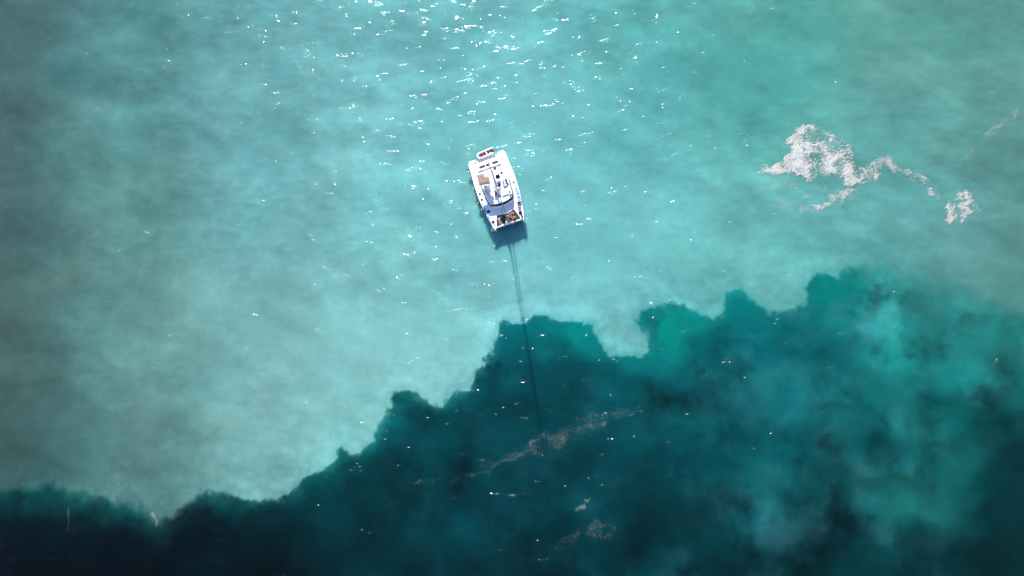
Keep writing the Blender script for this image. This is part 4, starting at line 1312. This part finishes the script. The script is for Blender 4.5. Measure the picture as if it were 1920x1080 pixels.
    if hat:
        hcx = V_[hm] * scale - off + t * 0.055
        Q = Matrix((f, s, t)).transposed()
        prof = [(0.155, 0.0), (0.15, 0.012), (0.108, 0.02), (0.102, 0.06), (0.075, 0.10), (0.01, 0.115)]
        mbh = MB().lathe(prof, (0, 0, 0), 14)
        mbh.v = [tuple(hcx + Q @ Vector(v)) for v in mbh.v]
        mbh.build('hat', CLOTH[hat], root, smooth=True)
    return root


TOP = ['torso']
TEE = ['torso', 'upper_arm']
SHORT = ['hips', 'thigh']
BRIEF = ['hips']
LONG = ['hips', 'thigh', 'lower_thigh', 'shin']
DRESS = ['torso', 'hips', 'thigh']
person(936.6, 414.8, NET, 0, 'back', 'fair', 'brown', 'person in grey swimsuit lying with arms spread on the left half of the net', [('bikini_top', TOP, 'grey'), ('briefs', BRIEF, 'grey')])
person(945.2, 405.8, NET, -6, 'sit', 'tan', 'black', 'person in dark clothes sitting in shade at the middle of the net', [('shirt', TEE, 'green'), ('shorts', SHORT, 'black')])
person(952.0, 407.0, NET, 12, 'knees', 'fair', 'black', 'person in white top and black shorts sitting right of the net centre', [('shirt', TOP, 'white'), ('shorts', SHORT, 'black')])
person(957.6, 405.4, NET, -4, 'lean', 'fair', 'black', 'person in white bikini top leaning back between two others on the net', [('bikini_top', TOP, 'white'), ('briefs', BRIEF, 'white')], hat=None)
person(962.6, 402.8, NET, -14, 'front', 'tan', 'brown', 'tanned person in white hat lying face down on the net', [('shorts', SHORT, 'navy')], hat='white')
person(964.2, 409.4, NET, -20, 'sit', 'tan', 'blond', 'fair-haired person in yellow top and red shorts on the right of the net', [('shirt', TOP, 'yellow'), ('shorts', SHORT, 'red')])
person(953.6, 413.8, NET, -88, 'knees', 'tan', 'black', 'person in black shorts sitting sideways with bent legs near the crossbeam', [('shorts', SHORT, 'black')])
person(957.8, 412.6, NET, -4, 'lean', 'fair', 'brown', 'person in dark red swimsuit leaning back close to the crossbeam', [('swimsuit', ['torso', 'hips'], 'red')])
person(975.2, 388.0, DECK, 4, 'walk', 'brown', 'black', 'brown-skinned person in dark shorts walking along the port side deck', [('shorts', SHORT, 'black')])
person(970.6, 381.4, DECK, -96, 'crouch', 'fair', 'black', 'person in black crouching on the port side deck by the paddle board', [('shirt', TEE, 'black'), ('trousers', LONG, 'black')])
person(956.0, 361.0, ROOF + 0.12, 8, 'reach', 'fair', 'black', 'person in pink top with arm stretched out over the port edge of the roof', [('shirt', TOP, 'pink'), ('shorts', SHORT, 'white')])
person(941.8, 328.6, ROOF, 10, 'stand', 'tan', 'brown', 'person in black shirt standing on the aft roof to port of the boom', [('shirt', TEE, 'black'), ('shorts', SHORT, 'grey')])
person(949.2, 339.6, ROOF + 0.02, 4, 'sit', 'tan', 'black', 'person in purple clothes sitting on the roof behind the white lounge pad', [('shirt', TEE, 'purple'), ('trousers', LONG, 'purple')])
person(936.2, 347.2, ROOF, -20, 'sit', 'fair', 'black', 'person in black sitting just forward of the black helm seat', [('shirt', TEE, 'black'), ('shorts', SHORT, 'black')])
person(929.2, 361.4, ROOF, 0, 'sit', 'fair', 'black', 'person in pink top and dark trousers sitting beside the foot of the boom', [('shirt', TEE, 'pink'), ('trousers', LONG, 'navy')])
person(914.6, 336.0, ROOF, 0, 'stand', 'fair', 'brown', 'brown-haired person in white standing at the notch of the tan canopy', [('shirt', TEE, 'white'), ('trousers', LONG, 'white')])
